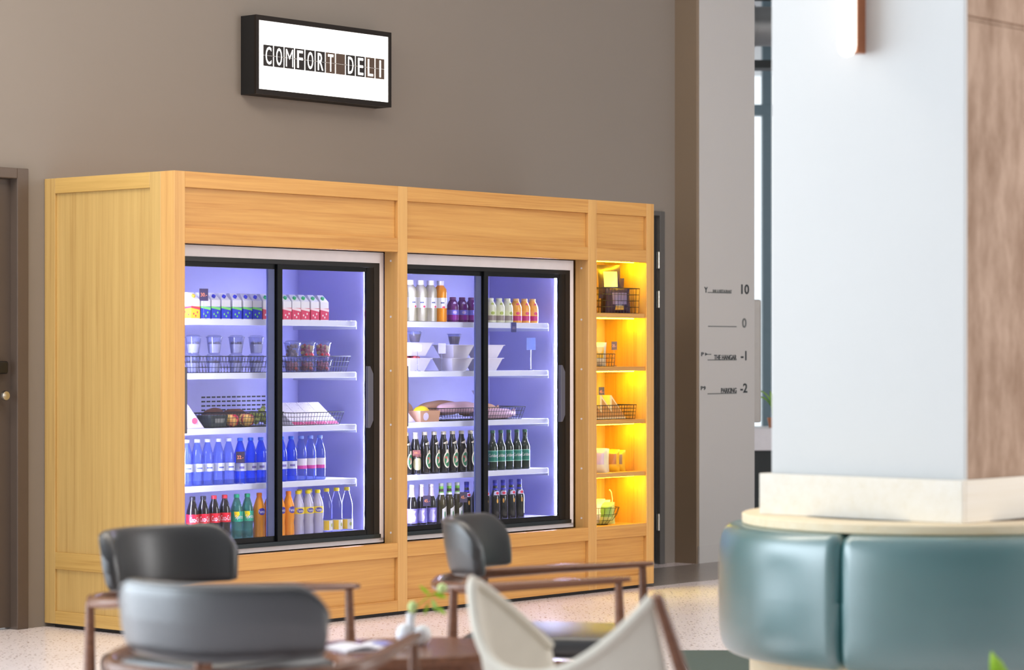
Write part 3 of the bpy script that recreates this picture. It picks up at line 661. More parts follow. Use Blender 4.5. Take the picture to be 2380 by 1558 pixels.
kind('fruit_cup', [('cup', cupg(.030, .044, .078), CLEARC, None, .8), ('red_fruit', lumps(30, .028, .014, .066, .010, 5), cmat(216, 36, 56), None, 1), ('yellow_fruit', lumps(14, .030, .014, .066, .010, 6), cmat(238, 196, 90), None, 1), ('lid', lidg(.044, .078, .016), CLEARC, None, .7)])
kind('nut_cup', [('cup', cupg(.030, .044, .078), CLEARC, None, .8), ('muesli', lumps(40, .029, .012, .066, .009, 8), cmat(150, 110, 96), None, 1), ('lid', lidg(.044, .078, .016), CLEARC, None, .7)])
kind('berry_bowl', [('bowl', cupg(.036, .052, .060), CLEARC, None, .8), ('fruit', lumps(36, .036, .012, .050, .010, 9), cmat(206, 110, 110), None, 1), ('lid', lidg(.052, .060, .012), CLEARC, None, .7)])
kind('salad_bowl', [('bowl', G().frustum((-.058, .058, -.05, .05), (-.088, .088, -.075, .075), 0, .070, False).frustum((-.056, .056, -.048, .048), (-.085, .085, -.072, .072), .003, .070, True).box(-.094, .094, -.081, .081, .070, .074), mat('white_bowl', (232, 228, 242), .4), None, None)])
kind('salad_bowl_red', [('bowl', KIND['salad_bowl'][0][1], KIND['salad_bowl'][0][2], None, None), ('food', lumps(26, .060, .072, .080, .012, 12), cmat(176, 60, 70), None, 1)])
kind('dip_cup', [('cup', cupg(.026, .038, .058), CLEARC, None, .8), ('contents', G().lathe([(.025, .004), (.034, .046), (.0005, .048)], 16, caps=False), cmat(150, 128, 110), None, .8), ('lid', lidg(.038, .058, .004), CLEARC, None, .7)])
sp = speckle('printed_white_card', (236, 230, 238), [((150, 140, 160), 90, .2), ((206, 150, 170), 60, .12)], rough=.5)
def wedge(w, dpt, h): return G().add([(-w/2, -dpt/2, 0), (w/2, -dpt/2, 0), (w/2, dpt/2, 0), (-w/2, dpt/2, 0), (-w/2, dpt*.42, h), (w/2, dpt*.42, h), (w/2, dpt/2, h), (-w/2, dpt/2, h)], [(0,3,2,1),(0,1,5,4),(1,2,6,5),(2,3,7,6),(3,0,4,7),(4,5,6,7)])
kind('sandwich_box', [('box', wedge(.083, .17, .115), sp, None, None), ('base_stripe', G().add([(-.0405, -.0858, .002), (.0405, -.0858, .002), (.0405, -.067, .0165), (-.0405, -.067, .0165)], [(0,1,2,3)]), cmat(206, 70, 120), None, None)])

def basket(name, label, t0, t1, d0, d1, z, h, splay=.018, step=.022, rows=3, group='wire baskets'):
    cx, cy = (t0+t1)/2, (d0+d1)/2; w, dd = (t1-t0)/2, (d1-d0)/2
    r = thing(name, label, 'basket', P(cx, cy, z), PHI, group); R = .0014
    rim = [(-w, -dd, h), (w, -dd, h), (w, dd, h), (-w, dd, h)]
    obj('rim', G().tube(rim, .0026, 6, closed=True), M['wire'], r)
    g = G(); b = .0016
    for q in range(rows):
        f = q/rows; a, c = w-splay*(1-f), dd-splay*(1-f); zz = b+(h-b)*f
        g.tube([(-a, -c, zz), (a, -c, zz), (a, c, zz), (-a, c, zz)], R, 4, closed=True)
    n = int(2*w/step); a, c = w-splay, dd-splay
    for k in range(n+1):
        x = -1+2*k/n
        g.tube([(x*w, -dd, h), (x*a, -c, b), (x*a, c, b), (x*w, dd, h)], R, 4)
    n = max(2, int(2*dd/step))
    for k in range(n+1):
        y = -1+2*k/n
        g.tube([(-w, y*dd, h), (-a, y*c, b), (a, y*c, b), (w, y*dd, h)], R, 4)
    obj('wire_grid', g, M['wire'], r)
    return r

ORD = ['first', 'second', 'third', 'fourth', 'fifth', 'sixth', 'seventh', 'eighth']
def row(k, name, desc, where, cat, ts, d, z, group, rot=0.0, jit=.25):
    n = len(ts)
    for i, t in enumerate(ts):
        o = ('leftmost' if i == 0 else 'rightmost' if i == n-1 else ORD[i]+' from left') if n > 1 else ''
        lb = f'{desc}, {o} of its kind, {where}' if n > 1 else f'{desc} on {where}'
        put(k, name, lb, cat, P(t, d, z), rot+random.uniform(-jit, jit), group)
LF = ['left fridge top shelf', 'left fridge second shelf', 'left fridge third shelf', 'left fridge fourth shelf', 'left fridge bottom']
RF = [s.replace('left', 'right') for s in LF]
CAMROT = -.35
# ---- left fridge, top shelf: cartons
z = SHZ[0]
row('yellow_carton', 'drink_carton', 'yellow and white drink carton', LF[0], 'carton', [.352], .262, z, 'drink cartons in the left fridge', 0, .05)
row('blue_carton', 'drink_carton', 'blue and white drink carton', LF[0], 'carton', [.424, .492, .563, .641, .715, .785], .262, z, 'drink cartons in the left fridge', 0, .06)
row('red_carton', 'drink_carton', 'red and white drink carton', LF[0], 'carton', [.858, .930, 1.000, 1.068, 1.134, 1.205, 1.278], .262, z, 'drink cartons in the left fridge', 0, .06)
# ---- second shelf: stacked cups in baskets
z = SHZ[1]
basket('wire_basket', "black wire basket of yoghurt cups on the left fridge's second shelf", .335, .945, .232, .40, z, .085)
basket('wire_basket', "black wire basket of fruit cups on the left fridge's second shelf", 1.01, 1.475, .232, .40, z, .085)
yt = [.40, .545, .70, .842]
for i, t in enumerate(yt):
    w = ['leftmost', 'second', 'third', 'rightmost'][i]
    put('yoghurt_cup', 'yoghurt_cup', f'lower clear yoghurt cup of the {w} stack in the basket', 'cup', P(t, .305, z+.0032), 0, 'stacked yoghurt cups')
    put('yoghurt_cup', 'yoghurt_cup', f'upper clear yoghurt cup of the {w} stack above the basket', 'cup', P(t+.004, .305, z+.0032+.0965), .4, 'stacked yoghurt cups')
for t, k, w in ((1.115, 'nut_cup', 'muesli cup'), (1.225, 'fruit_cup', 'red fruit cup, left of two,'), (1.345, 'fruit_cup', 'red fruit cup, right of two,')):
    put('berry_bowl', 'fruit_bowl', f'low clear fruit bowl under the {w.rstrip(",")} in the basket', 'bowl', P(t, .31, z+.0032), 0, 'low fruit bowls')
    put(k, 'snack_cup', f'clear {w} stacked on a low bowl', 'cup', P(t, .31, z+.0032+.0725), .5, 'stacked snack cups')
# ---- third shelf: apples, bread, sandwich boxes
z = SHZ[2]
basket('wire_basket', 'black wire basket holding the apples in the left fridge', .46, .975, .235, .42, z, .075)
def apple(t, d, zz, label, tip=0):
    r = thing('apple', label, 'apple', P(t, d, zz), PHI+random.uniform(0, 6), 'apples in the wire basket')
    m = bpy.data.materials.get('apple_skin')
    if m is None:
        m, N, L, b = new_mat('apple_skin'); tc = N.new('ShaderNodeTexCoord'); nz = N.new('ShaderNodeTexNoise'); nz.inputs['Scale'].default_value = 22
        mp = N.new('ShaderNodeMapping'); mp.inputs['Scale'].default_value = (1.2, 1.2, .35); L.new(tc.outputs['Object'], mp.inputs[0]); L.new(mp.outputs[0], nz.inputs['Vector'])
        cr = N.new('ShaderNodeValToRGB'); e = cr.color_ramp.elements; e[0].position = .42; e[0].color = s2l((206, 40, 66))+(1,); e[1].position = .62; e[1].color = s2l((250, 206, 110))+(1,)
        L.new(nz.outputs['Fac'], cr.inputs[0]); L.new(cr.outputs[0], b.inputs['Base Color']); b.inputs['Roughness'].default_value = .25
    R_ = .036
    obj('fruit_body', G().lathe([(R_*.08, R_*.16), (R_*.35, R_*.02), (R_*.75, R_*.28), (R_, R_*.95), (R_*.92, R_*1.4), (R_*.6, R_*1.74), (R_*.25, R_*1.72), (R_*.06, R_*1.55)], 20), m, r, smooth=2)
    obj('stem', G().tube([(0, 0, R_*1.5), (.002, 0, R_*1.75), (.006, 0, R_*1.95)], .0015, 5), M['walnut'], r)
apple(.655, .285, z+.0035, 'red and yellow apple, left of the pair in the wire basket')
apple(.762, .282, z+.0035, 'red and yellow apple, right of the pair in the wire basket')
apple(.806, .345, z+.0035, 'pinkish apple tucked behind the others in the wire basket')
def blob(name, label, cat, t, d, z, sx, sy, sz, m, group, rz=0.0, seed=0, parts=()):
    r = thing(name, label, cat, P(t, d, z), PHI+rz, group)
    rr = random.Random(seed); ph = [rr.uniform(0, 6) for _ in range(4)]
    def fn(a, b):
        th = 2*PI*a; bb = min(.985, max(.015, b)); ps = PI*bb
        k = 1+.06*math.sin(3*th+ph[0])*math.sin(2*ps+ph[1])+.04*math.sin(7*th+ph[2])*math.sin(5*ps)
        cx = -math.cos(ps); rad = math.sin(ps)**.7
        zz = rad*math.sin(th)*k
        return (sx*cx, sy*rad*math.cos(th)*k, sz*(max(-.82, zz)+.82))
    obj(parts[0] if parts else 'body', G().grid(fn, 16, 16, True), m, r, smooth=2)
    return r
GREENF = mat('green_grapes', (176, 186, 90), .4, var=.2); BREADM = mat('brown_bread', (128, 84, 58), .7, var=.25, vscale=40); DKG = mat('dark_pack', (58, 66, 60), .4, var=.15)
blob('bread_roll', 'brown bread roll lying behind the apples, left of two', 'bread', .70, .47, z+.0, .075, .05, .055, BREADM, 'bread rolls behind the apples', .2, 1)
blob('bread_roll', 'brown bread roll lying behind the apples, right of two', 'bread', .87, .50, z+.0, .075, .05, .050, BREADM, 'bread rolls behind the apples', -.2, 2)
r = thing('grape_bunch', 'bunch of pale green grapes behind the basket by the door stile', 'fruit', P(1.015, .46, z), PHI)
g = G(); rr = random.Random(4)
for _ in range(46): g.ball((rr.uniform(-.085, .085), rr.uniform(-.04, .04), .014+abs(rr.gauss(0, .034))), .0135, 8, 6)
obj('grapes', g, GREENF, r, smooth=2, kind='stuff')
r = thing('salad_pack', 'dark green salad pack in the basket left of the apples', 'pack', P(.545, .315, z+.0032), PHI)
obj('tray', G().frustum((-.05, .05, -.045, .045), (-.062, .062, -.055, .055), 0, .062, True), DKG, r, bevel=.004); obj('label', G().add([(-.03, -.0535, .02), (.03, -.0535, .02), (.033, -.0569, .046), (-.033, -.0569, .046)], [(0,1,2,3)]), cmat(150, 150, 140), r)
r = thing('wrapped_sandwich', 'white paper wrapped sandwich at the left end of the third shelf', 'sandwich', P(.37, .30, z), PHI, None)
obj('wrapper', wedge(.10, .13, .15).xf(Matrix.Rotation(PI/2-.2, 4, 'Z')), mat('wrap_white', (214, 206, 236), .4, var=.12, vscale=30), r, bevel=.012, seg=3); obj('sticker', G().lathe([(.0005, 0), (.016, 0), (.016, .0006), (.0005, .0006)], 14, caps=False).xf(Matrix.Translation((-.01, -.0535, .040)) @ Matrix.Rotation(-.2, 4, 'Z') @ Matrix.Rotation(PI/2, 4, 'X')), cmat(216, 80, 110), r)
basket('wire_basket', 'black wire basket of white sandwich boxes in the left fridge', 1.05, 1.425, .232, .43, z, .068)
for k in range(4):
    put('sandwich_box', 'sandwich_box', f'white printed wedge sandwich box, {["leftmost","second from left","third from left","rightmost"][k]} in the wire basket', 'box', P(1.108+k*.0855, .335, z+.0034), 0, 'sandwich boxes in the basket')
# ---- fourth shelf: water
z = SHZ[3]
row('still_water', 'water_bottle', 'white capped water bottle', LF[3], 'bottle', [.320, .392, .462, .537, .608], .262, z, 'water bottles in the left fridge', CAMROT)
row('blue_water', 'water_bottle', 'deep blue water bottle', LF[3], 'bottle', [.690, .765, .837, .910, .985, 1.058], .262, z, 'water bottles in the left fridge', CAMROT)
row('pink_band_water', 'water_bottle', 'water bottle with pink band', LF[3], 'bottle', [1.130, 1.200, 1.270], .262, z, 'water bottles in the left fridge', CAMROT)
# ---- floor of the left fridge: sodas
z = FLZ
row('cola_black', 'cola_bottle', 'black capped cola bottle', LF[4], 'bottle', [.335, .408], .235, z, 'soda bottles in the left fridge', CAMROT)
row('cola_red', 'cola_bottle', 'red capped cola bottle', LF[4], 'bottle', [.482, .556], .235, z, 'soda bottles in the left fridge', CAMROT)
row('lemon_lime', 'soda_bottle', 'green capped soda bottle', LF[4], 'bottle', [.640, .716], .235, z, 'soda bottles in the left fridge', CAMROT)
row('orange_soda', 'soda_bottle', 'orange soda bottle with orange cap', LF[4], 'bottle', [.800, .872, .945, 1.012], .235, z, 'soda bottles in the left fridge', CAMROT)
row('lemon_soda', 'soda_bottle', 'cloudy lemon soda bottle in front', LF[4], 'bottle', [1.083, 1.155, 1.228], .235, z, 'soda bottles in the left fridge', CAMROT)
row('lemon_soda', 'soda_bottle', 'cloudy lemon soda bottle behind', LF[4], 'bottle', [1.165, 1.240], .308, z, 'soda bottles in the left fridge', CAMROT)
row('clear_lemonade', 'lemonade_bottle', 'clear yellow capped lemonade bottle', LF[4], 'bottle', [1.300, 1.376, 1.455], .240, z, 'soda bottles in the left fridge', CAMROT)

# ---- right fridge
z = SHZ[0]
row('big_juice', 'juice_bottle', 'large pale juice bottle', RF[0], 'bottle', [1.90, 1.985, 2.07, 2.152], .268, z, 'large juice bottles', CAMROT)
row('big_juice_orange', 'juice_bottle', 'large orange juice bottle with white label', RF[0], 'bottle', [2.235], .268, z, 'large juice bottles', CAMROT)
row('berry_drink', 'juice_bottle', 'small purple berry drink bottle', RF[0], 'bottle', [2.333, 2.412, 2.490, 2.568], .262, z, 'small juice bottles', CAMROT)
row('pear_drink', 'juice_bottle', 'small pale green pear drink bottle', RF[0], 'bottle', [2.655, 2.729, 2.802, ], .262, z, 'small juice bottles', CAMROT)
row('peach_drink', 'juice_bottle', 'small orange magenta drink bottle', RF[0], 'bottle', [2.880, 2.955, 3.028], .262, z, 'small juice bottles', CAMROT)
z = SHZ[1]
for i, t in enumerate([2.05, 2.40, 2.66]):
    w = ['left', 'middle', 'right'][i]
    put('salad_bowl_red' if i == 0 else 'salad_bowl', 'salad_bowl', f'white tapered salad bowl at the bottom of the {w} stack', 'bowl', P(t, .325, z), 0, 'stacked white salad bowls')
    put('salad_bowl', 'salad_bowl', f'white tapered salad bowl on top of the {w} stack', 'bowl', P(t+.01, .325, z+.0745+(.012 if i == 0 else 0)), 0, 'stacked white salad bowls')
put('dip_cup', 'dip_cup', 'small clear cup standing on the left stack of white bowls', 'cup', P(2.085, .325, z+.0745+.012+.0745), 0, 'small cups on bowls')
put('dip_cup', 'dip_cup', 'small brownish cup standing on the middle stack of white bowls', 'cup', P(2.415, .325, z+.149), 0, 'small cups on bowls')
# price cards on clear holders
def price_card(label, t, d, z, h, m, txt=None, w=.046, hh=.058, tcol=(250, 150, 90), lean=.12, rz=-.45):
    r = thing('price_card', label, 'price tag', P(t, d, z), PHI+rz, 'price cards')
    obj('holder_foot', G().lathe([(.0005, 0), (.018, 0), (.016, .005), (.004, .009), (.0005, .009)], 14, caps=False), CLEARC, r, smooth=.6)
    obj('holder_stem', G().tube([(0, .002, .008), (0, .002, h)], .0020, 6), CLEARC, r)
    c = obj('card', G().box(-w/2, w/2, -.0015, 0, h-.006, h-.006+hh), m, r)
    if txt: lettering(txt, w*.72, hh*.30, cmat(*tcol), c, (0, -.0020, h-.006+hh*.5))
    return r
CARD = cmat(52, 42, 66); CARDG = cmat(112, 130, 196)
price_card("dark price card with orange figures above the blue cartons", .402, .2245, SHZ[0], .098, CARD, '30.-', hh=.062)
price_card("dark price card with orange figures standing before the blue water bottles", .655, .2245, SHZ[3], .115, CARD, '22.-')
price_card('dark price card with orange figures before the lilac labelled bottles', 2.03, .1835, FLZ, .118, CARD, '45.-')
price_card('dark price card with orange figures before the green necked bottles', 2.335, .1835, FLZ, .125, CARD, '45.-')
price_card('dark price card with orange figures before the foil necked beer', 1.99, .2245, SHZ[3], .112, cmat(120, 70, 66), '48.-', hh=.03)
price_card('white and orange price card before the left stack of bowls', 2.00, .2245, z, .118, cmat(250, 214, 190), None, hh=.036)
price_card('blank grey price card before the middle stack of bowls', 2.20, .2245, z, .105, cmat(170, 168, 226), None)
price_card('blue grey price card standing alone beside the right stack of bowls', 3.06, .30, z, .125, CARDG, None, .058, .072)
r = thing('shelf_tag', "dark hanging tag clipped to the right fridge's top shelf", 'price tag', P(2.80, .2125, SHZ[0]-.008), PHI)
obj('tag_plate', G().box(-.022, .022, -.004, -.001, -.045, .012), cmat(58, 60, 120), r); obj('tag_print', G().box(-.014, .014, -.0046, -.004, -.028, -.012), cmat(110, 100, 140), r)
# third shelf: wrapped breads
z = SHZ[2]
basket('wire_basket', "black wire basket of wrapped baguettes in the right fridge", 2.23, 2.93, .232, .45, z, .072)
PAPERP = mat('pinkish_wrap', (222, 182, 196), .55, var=.15, vscale=14, bump=.3, bscale=20)
def loaf(label, t, d, zz, L_, r_, m, rz, seed):
    o = blob('wrapped_baguette', label, 'bread', t, d, zz, L_, r_, r_*.9, m, 'wrapped breads in the right fridge', rz, seed, ('wrapper',))
    obj('paper_twist', G().frustum((-.012, .012, -.01, .01), (-.022, .022, -.004, .004), 0, .03).xf(Matrix.Translation((L_*.97, 0, r_*.7)) @ Matrix.Rotation(1.3, 4, 'Y')), m, o)
loaf('pink wrapped baguette on top in the wire basket', 2.40, .288, z+.042, .17, .040, PAPERP, .03, 11)
loaf('brown paper wrapped baguette at the back of the basket', 2.37, .396, z+.03, .17, .050, KRAFT, .0, 12)
loaf('brown paper wrapped baguette beside the door stile', 2.68, .385, z+.02, .15, .046, KRAFT, -.08, 13)
loaf('pale wrapped baguette at the right end of the basket', 2.74, .29, z+.006, .15, .036, PAPERP, .05, 14)
loaf('brown wrapped loaf with round sticker at the left of the shelf', 2.04, .44, z, .14, .075, KRAFT, .1, 15)
r = thing('kraft_box', 'kraft paper box with yellow filling and round sticker in the right fridge', 'box', P(2.11, .28, z), PHI)
obj('box_body', G().frustum((-.075, .075, -.045, .045), (-.082, .082, -.05, .05), 0, .062, True), KRAFT, r)
obj('filling', G().ball((-.02, 0, .055), .045, 12, 8, (1.2, .9, .75)), cmat(240, 204, 30), r, smooth=2)
obj('sticker', G().lathe([(.0005, 0), (.022, 0), (.022, .0006), (.012, .0008), (.0005, .0008)], 18, caps=False).xf(Matrix.Translation((-.035, -.0490, .030)) @ Matrix.Rotation(PI/2+.08, 4, 'X')), cmat(226, 214, 240), r)
r = thing('wrapped_sandwich', "white wrapped sandwich at the left end of the right fridge's third shelf", 'sandwich', P(1.945, .30, z), PHI)
obj('wrapper', wedge(.10, .14, .13).xf(Matrix.Rotation(PI/2-.2, 4, 'Z')), mat('wrap_lilac', (214, 196, 226), .4, var=.15, vscale=30), r, bevel=.012, seg=3)
def twist_bag(label, t, d, zz):
    r = thing('cellophane_bag', label, 'bag', P(t, d, zz), PHI)
    cel = clear('cellophane', (240, 236, 250), (230, 226, 246), .3, .15, .4)
    obj('bag_body', G().lathe([(.0005, 0), (.04, .0), (.052, .03), (.045, .07), (.018, .098), (.010, .108), (.022, .135), (.038, .165)], 16, caps=False), cel, r, smooth=1.5)
    obj('cookies', lumps(10, .03, .02, .06, .018, 31), cmat(206, 186, 190), r, smooth=2)
twist_bag('clear twisted cellophane bag on the baguettes beside the door stile', 2.575, .285, z+.0035)
# fourth shelf: beers
z = SHZ[3]
row('round_label_beer', 'beer_bottle', 'dark bottle with round label', RF[3], 'bottle', [1.945, 2.097, 2.176, 2.254, 2.330, 2.405, 2.482, 2.560], .262, z, 'beer bottles in the right fridge', .05, .2)
row('foil_neck_beer', 'beer_bottle', 'dark bottle with silver foil neck', RF[3], 'bottle', [2.021], .262, z, 'beer bottles in the right fridge', -.2)
row('green_label_beer', 'beer_bottle', 'teal labelled green beer bottle', RF[3], 'bottle', [2.674, 2.745, 2.815, 2.888, 2.960], .262, z, 'beer bottles in the right fridge', -.5, .2)
z = FLZ
row('lilac_cider', 'cider_bottle', 'dark bottle with lilac label', RF[4], 'bottle', [1.965, 2.042, 2.122], .235, z, 'bottles on the right fridge floor', -.5, .3)
row('green_neck_cider', 'cider_bottle', 'olive bottle with lime green neck', RF[4], 'bottle', [2.205, 2.272, 2.340], .235, z, 'bottles on the right fridge floor', -.15, .15)
row('blue_neck_alcopop', 'alcopop_bottle', 'dark bottle with blue foil neck', RF[4], 'bottle', [2.420, 2.500, 2.580, 2.665, 2.735, 2.806, 2.878], .235, z, 'bottles on the right fridge floor', -.5, .3)

# ---- amber niche
def bag(label, t, d, z, w, h, th, m, patch_m, group, rz=0.0, tip=0.0, mark=None):
    r = thing('snack_bag', label, 'snack bag', P(t, d, z), PHI+rz, group)
    sd = random.uniform(0, 9)
    def side(s, pm=0.0, x0=-1, x1=1, z0=0, z1=1):
        def fn(a, b):
            x = x0+(x1-x0)*a; q = z0+(z1-z0)*b
            f = (1-abs(x)**3)*(1-abs(2*q-1)**4)
            wr = .10*mnoise.noise((x*2.2+sd, q*3.5, s))
            return (x*w/2*(1-.05*math.sin(PI*q)), s*th/2*max(.02, f*(1+wr*2))+s*pm+tip*q*h, q*h)
        return fn
    g = G().grid(side(-1), 12, 14); g.grid(side(1), 12, 14)
    b = obj('bag_foil', g, m, r, smooth=1.2)
    if patch_m: obj('print_panel', G().grid(side(-1, .0012, -.62, .62, .34, .80), 6, 6), patch_m, b, smooth=1.2)
    if mark: obj('print_mark', G().grid(side(-1, .002, -.4, .3, .12, .28), 5, 4), mark, b, smooth=1.2)
    return r
FOILP = mat('dark_purple_foil', (58, 44, 66), .25, var=.3, vscale=20); FOILY = mat('yellow_foil', (246, 190, 40), .3, var=.1); FOILW = mat('pale_foil', (232, 222, 190), .3, var=.15)
zz = NS[0]
basket('wire_basket', 'tall black wire basket of crisp bags on the top niche shelf', 3.40, 3.755, .035, .235, zz, .15, .004, .028, 4)
bag('dark purple crisp bag with yellow panel leaning out of the basket', 3.575, .115, zz+.09, .15, .20, .05, FOILP, cmat(246, 222, 160), 'crisp bags', -.5, .15)
bag('dark crisp bag lying at the front of the basket', 3.60, .075, zz+.0035, .17, .15, .055, FOILP, cmat(120, 104, 140), 'crisp bags', -.35, .06, cmat(214, 170, 80))
bag('dark crisp bag standing at the back right of the basket', 3.66, .165, zz+.0035, .15, .21, .05, FOILP, cmat(226, 206, 190), 'crisp bags', -.6, .05)
zz = NS[1]
basket('wire_basket', 'small black wire basket on the second niche shelf', 3.35, 3.525, .04, .22, zz, .075, .004, .022, 3)
bag('pale crisp bag in the small basket on the second niche shelf', 3.44, .12, zz+.0035, .13, .14, .06, FOILW, FOILY, 'snack bags in the niche', -.5, -.1)
price_card('dark price card on the second niche shelf', 3.63, .13, zz, .105, cmat(80, 56, 60), '25.-', .036, .05, (214, 150, 140))
zz = NS[2]
basket('wire_basket', 'black wire basket of triangular sandwiches on the third niche shelf', 3.36, 3.73, .04, .24, zz, .085, .006, .022, 4)
kind('triangle_sandwich', [('pack', wedge(.10, .13, .14), mat('pale_bread_pack', (240, 222, 176), .4, var=.1, vscale=40), None, None), ('filling', G().add([(.0508, -.058, .010), (.0508, .052, .010), (.0508, .052, .122)], [(0,1,2)]).add([(-.0508, -.058, .010), (-.0508, .052, .010), (-.0508, .052, .122)], [(0,1,2)]), cmat(206, 150, 80), None, None)])
for k, (t, w) in enumerate(((3.43, 'leftmost'), (3.53, 'middle'), (3.625, 'rightmost'))):
    put('triangle_sandwich', 'triangle_sandwich', f'pale triangular sandwich pack, {w} in the niche basket', 'sandwich', P(t, .14, zz+.0035), PI/2-.15, 'triangular sandwiches')
price_card('dark price card behind the triangular sandwiches in the niche', 3.665, .255, zz, .14, cmat(50, 36, 48), '45.-', .038, .055, (214, 120, 110))
zz = NS[3]
for k, (t, d, m, w, pm) in enumerate(((3.42, .09, FOILW, 'pale printed snack bag leaning at the left of the fourth niche shelf', cmat(214, 190, 206)), (3.50, .14, FOILW, 'pale snack bag second from left on the fourth niche shelf', cmat(190, 130, 90)), (3.575, .12, FOILY, 'yellow snack bag third from left on the fourth niche shelf', cmat(176, 110, 40)), (3.645, .13, FOILY, 'yellow snack bag at the right on the fourth niche shelf', cmat(150, 110, 60)))):
    bag(w, t, d, zz, .12, .145-.006*k, .05, m, pm, 'snack bags in the niche', -.7, 0)
zz = .382
r = thing('bowl_basket', 'round black wire bowl basket on the niche floor', 'basket', P(3.515, .15, zz), PHI)
g = G()
for (q, zq) in ((.05, .003), (.082, .03), (.104, .065), (.118, .105)): g.tube([(q*math.cos(2*PI*k/24), q*math.sin(2*PI*k/24), zq) for k in range(24)], .0016, 4, closed=True)
for k in range(20):
    a = 2*PI*k/20; g.tube([(q*math.cos(a), q*math.sin(a), zq) for q, zq in ((.001, .003), (.05, .003), (.082, .03), (.104, .065), (.118, .105))], .0013, 4)
obj('wire_grid', g, M['wire'], r); obj('handle', G().tube([(.118, 0, .105), (.122, 0, .15), (.112, 0, .19), (.095, 0, .205)], .004, 6), cmat(226, 214, 180), r, smooth=1)
for k, (dx, dy, h, m, w) in enumerate(((-.045, -.01, .15, FOILW, 'pale popcorn bag at the left of the bowl basket'), (.0, -.045, .13, mat('lime_foil', (206, 214, 120), .3, var=.25, vscale=30), 'lime green snack bag at the front of the bowl basket'), (.035, .02, .14, FOILW, 'pale popcorn bag at the right of the bowl basket'))):
    bag(w, 3.515+dx, .15+dy, zz+.006, .12, h, .05, m, cmat(120, 160, 60) if k else cmat(246, 236, 206), 'bags in the bowl basket', -.6, .08 if dy < 0 else -.02)

# ================================================================== LOUNGE FURNITURE
def armchair(label, loc, face_deg, leather):
    r = thing('armchair', label, 'chair', loc, math.radians(face_deg)-PI/2, 'walnut framed leather armchairs')
    TM = math.radians(56)
    def back(i, j):
        s = 2*i-1; th = s*TM; t = 2*PI*j
        end = min(1.0, (1-abs(s))/.06); thick = .022*math.sqrt(max(.02, 1-(1-end)**2))
        zt = .838-.085*max(0, (abs(s)-.66)/.34)**2.4; zb = .636+.012*abs(s)
        zm, hz = (zt+zb)/2, (zt-zb)/2*(.86+.14*end)
        cx = math.copysign(abs(math.cos(t))**.55, math.cos(t)); sz = math.copysign(abs(math.sin(t))**.40, math.sin(t))
        z = zm+hz*sz
        rad = .318+thick*cx+(z-.62)*.16+.010*(1-abs(sz)**2)*(1 if cx > 0 else -1)*.5
        return (rad*math.sin(th)*1.0, .02-rad*math.cos(th), z)
    g = G().grid(back, 48, 24); n1 = 49
    g.f.append(tuple(j*n1 for j in range(24))); g.f.append(tuple(j*n1+48 for j in range(24))[::-1])
    b = obj('backrest', g, leather, r, smooth=1.2)
    # piping seam along the pad's rear edge
    seam = []
    for k in range(49):
        p = back(k/48, .125); seam.append((p[0]*1.004, (p[1]-.02)*1.004+.02, p[2]))
    obj('piping', G().tube(seam, .0042, 6), leather, b, smooth=1)
    half = [(.318, .345, .656), (.322, .30, .652), (.330, .15, .641), (.345, .0, .631), (.345, -.10, .623), (.315, -.21, .616), (.24, -.305, .612), (.12, -.358, .610), (0, -.372, .610)]
    path = [(-x, y, z) for x, y, z in half]+[(x, y, z) for x, y, z in half[::-1][1:]]
    rad = [(.012, .008), (.022, .012), (.027, .014), (.026, .016), (.022, .018), (.019, .019), (.018, .020), (.018, .020), (.018, .020)]
    obj('arm_rail', G().tube(path, rad+rad[::-1][1:], 10), M['walnut'], r, smooth=1.2)
    obj('seat', G().box(-.27, .27, -.25, .30, .375, .45), leather, r, bevel=.032, seg=4)
    obj('seat_frame', G().box(-.275, .275, .275, .30, .325, .372).box(-.275, .275, -.25, -.225, .325, .372).box(-.285, -.26, -.225, .275, .325, .372).box(.26, .285, -.225, .275, .325, .372), M['walnut'], r, bevel=.004)
    for sx in (-1, 1):
        obj('leg', G().tube([(sx*.325, .34, 0), (sx*.318, .315, .35), (sx*.318, .305, .642)], [.012, .020, .013], 10), M['walnut'], r, smooth=1)
        obj('leg', G().tube([(sx*.30, -.34, 0), (sx*.28, -.27, .34), (sx*.285, -.262, .612)], [.012, .021, .014], 10), M['walnut'], r, smooth=1)
    return r
armchair('black leather armchair facing right behind the small table', (-.965, 8.40, 0), -40, M['black_leather'])
armchair('charcoal armchair seen from behind, nearest at the lower left', (-.665, 6.78, 0), 70, M['grey_leather'])
armchair('black leather armchair seen side-on before the right fridge', (.11, 9.07, 0), -10, M['black_leather'])

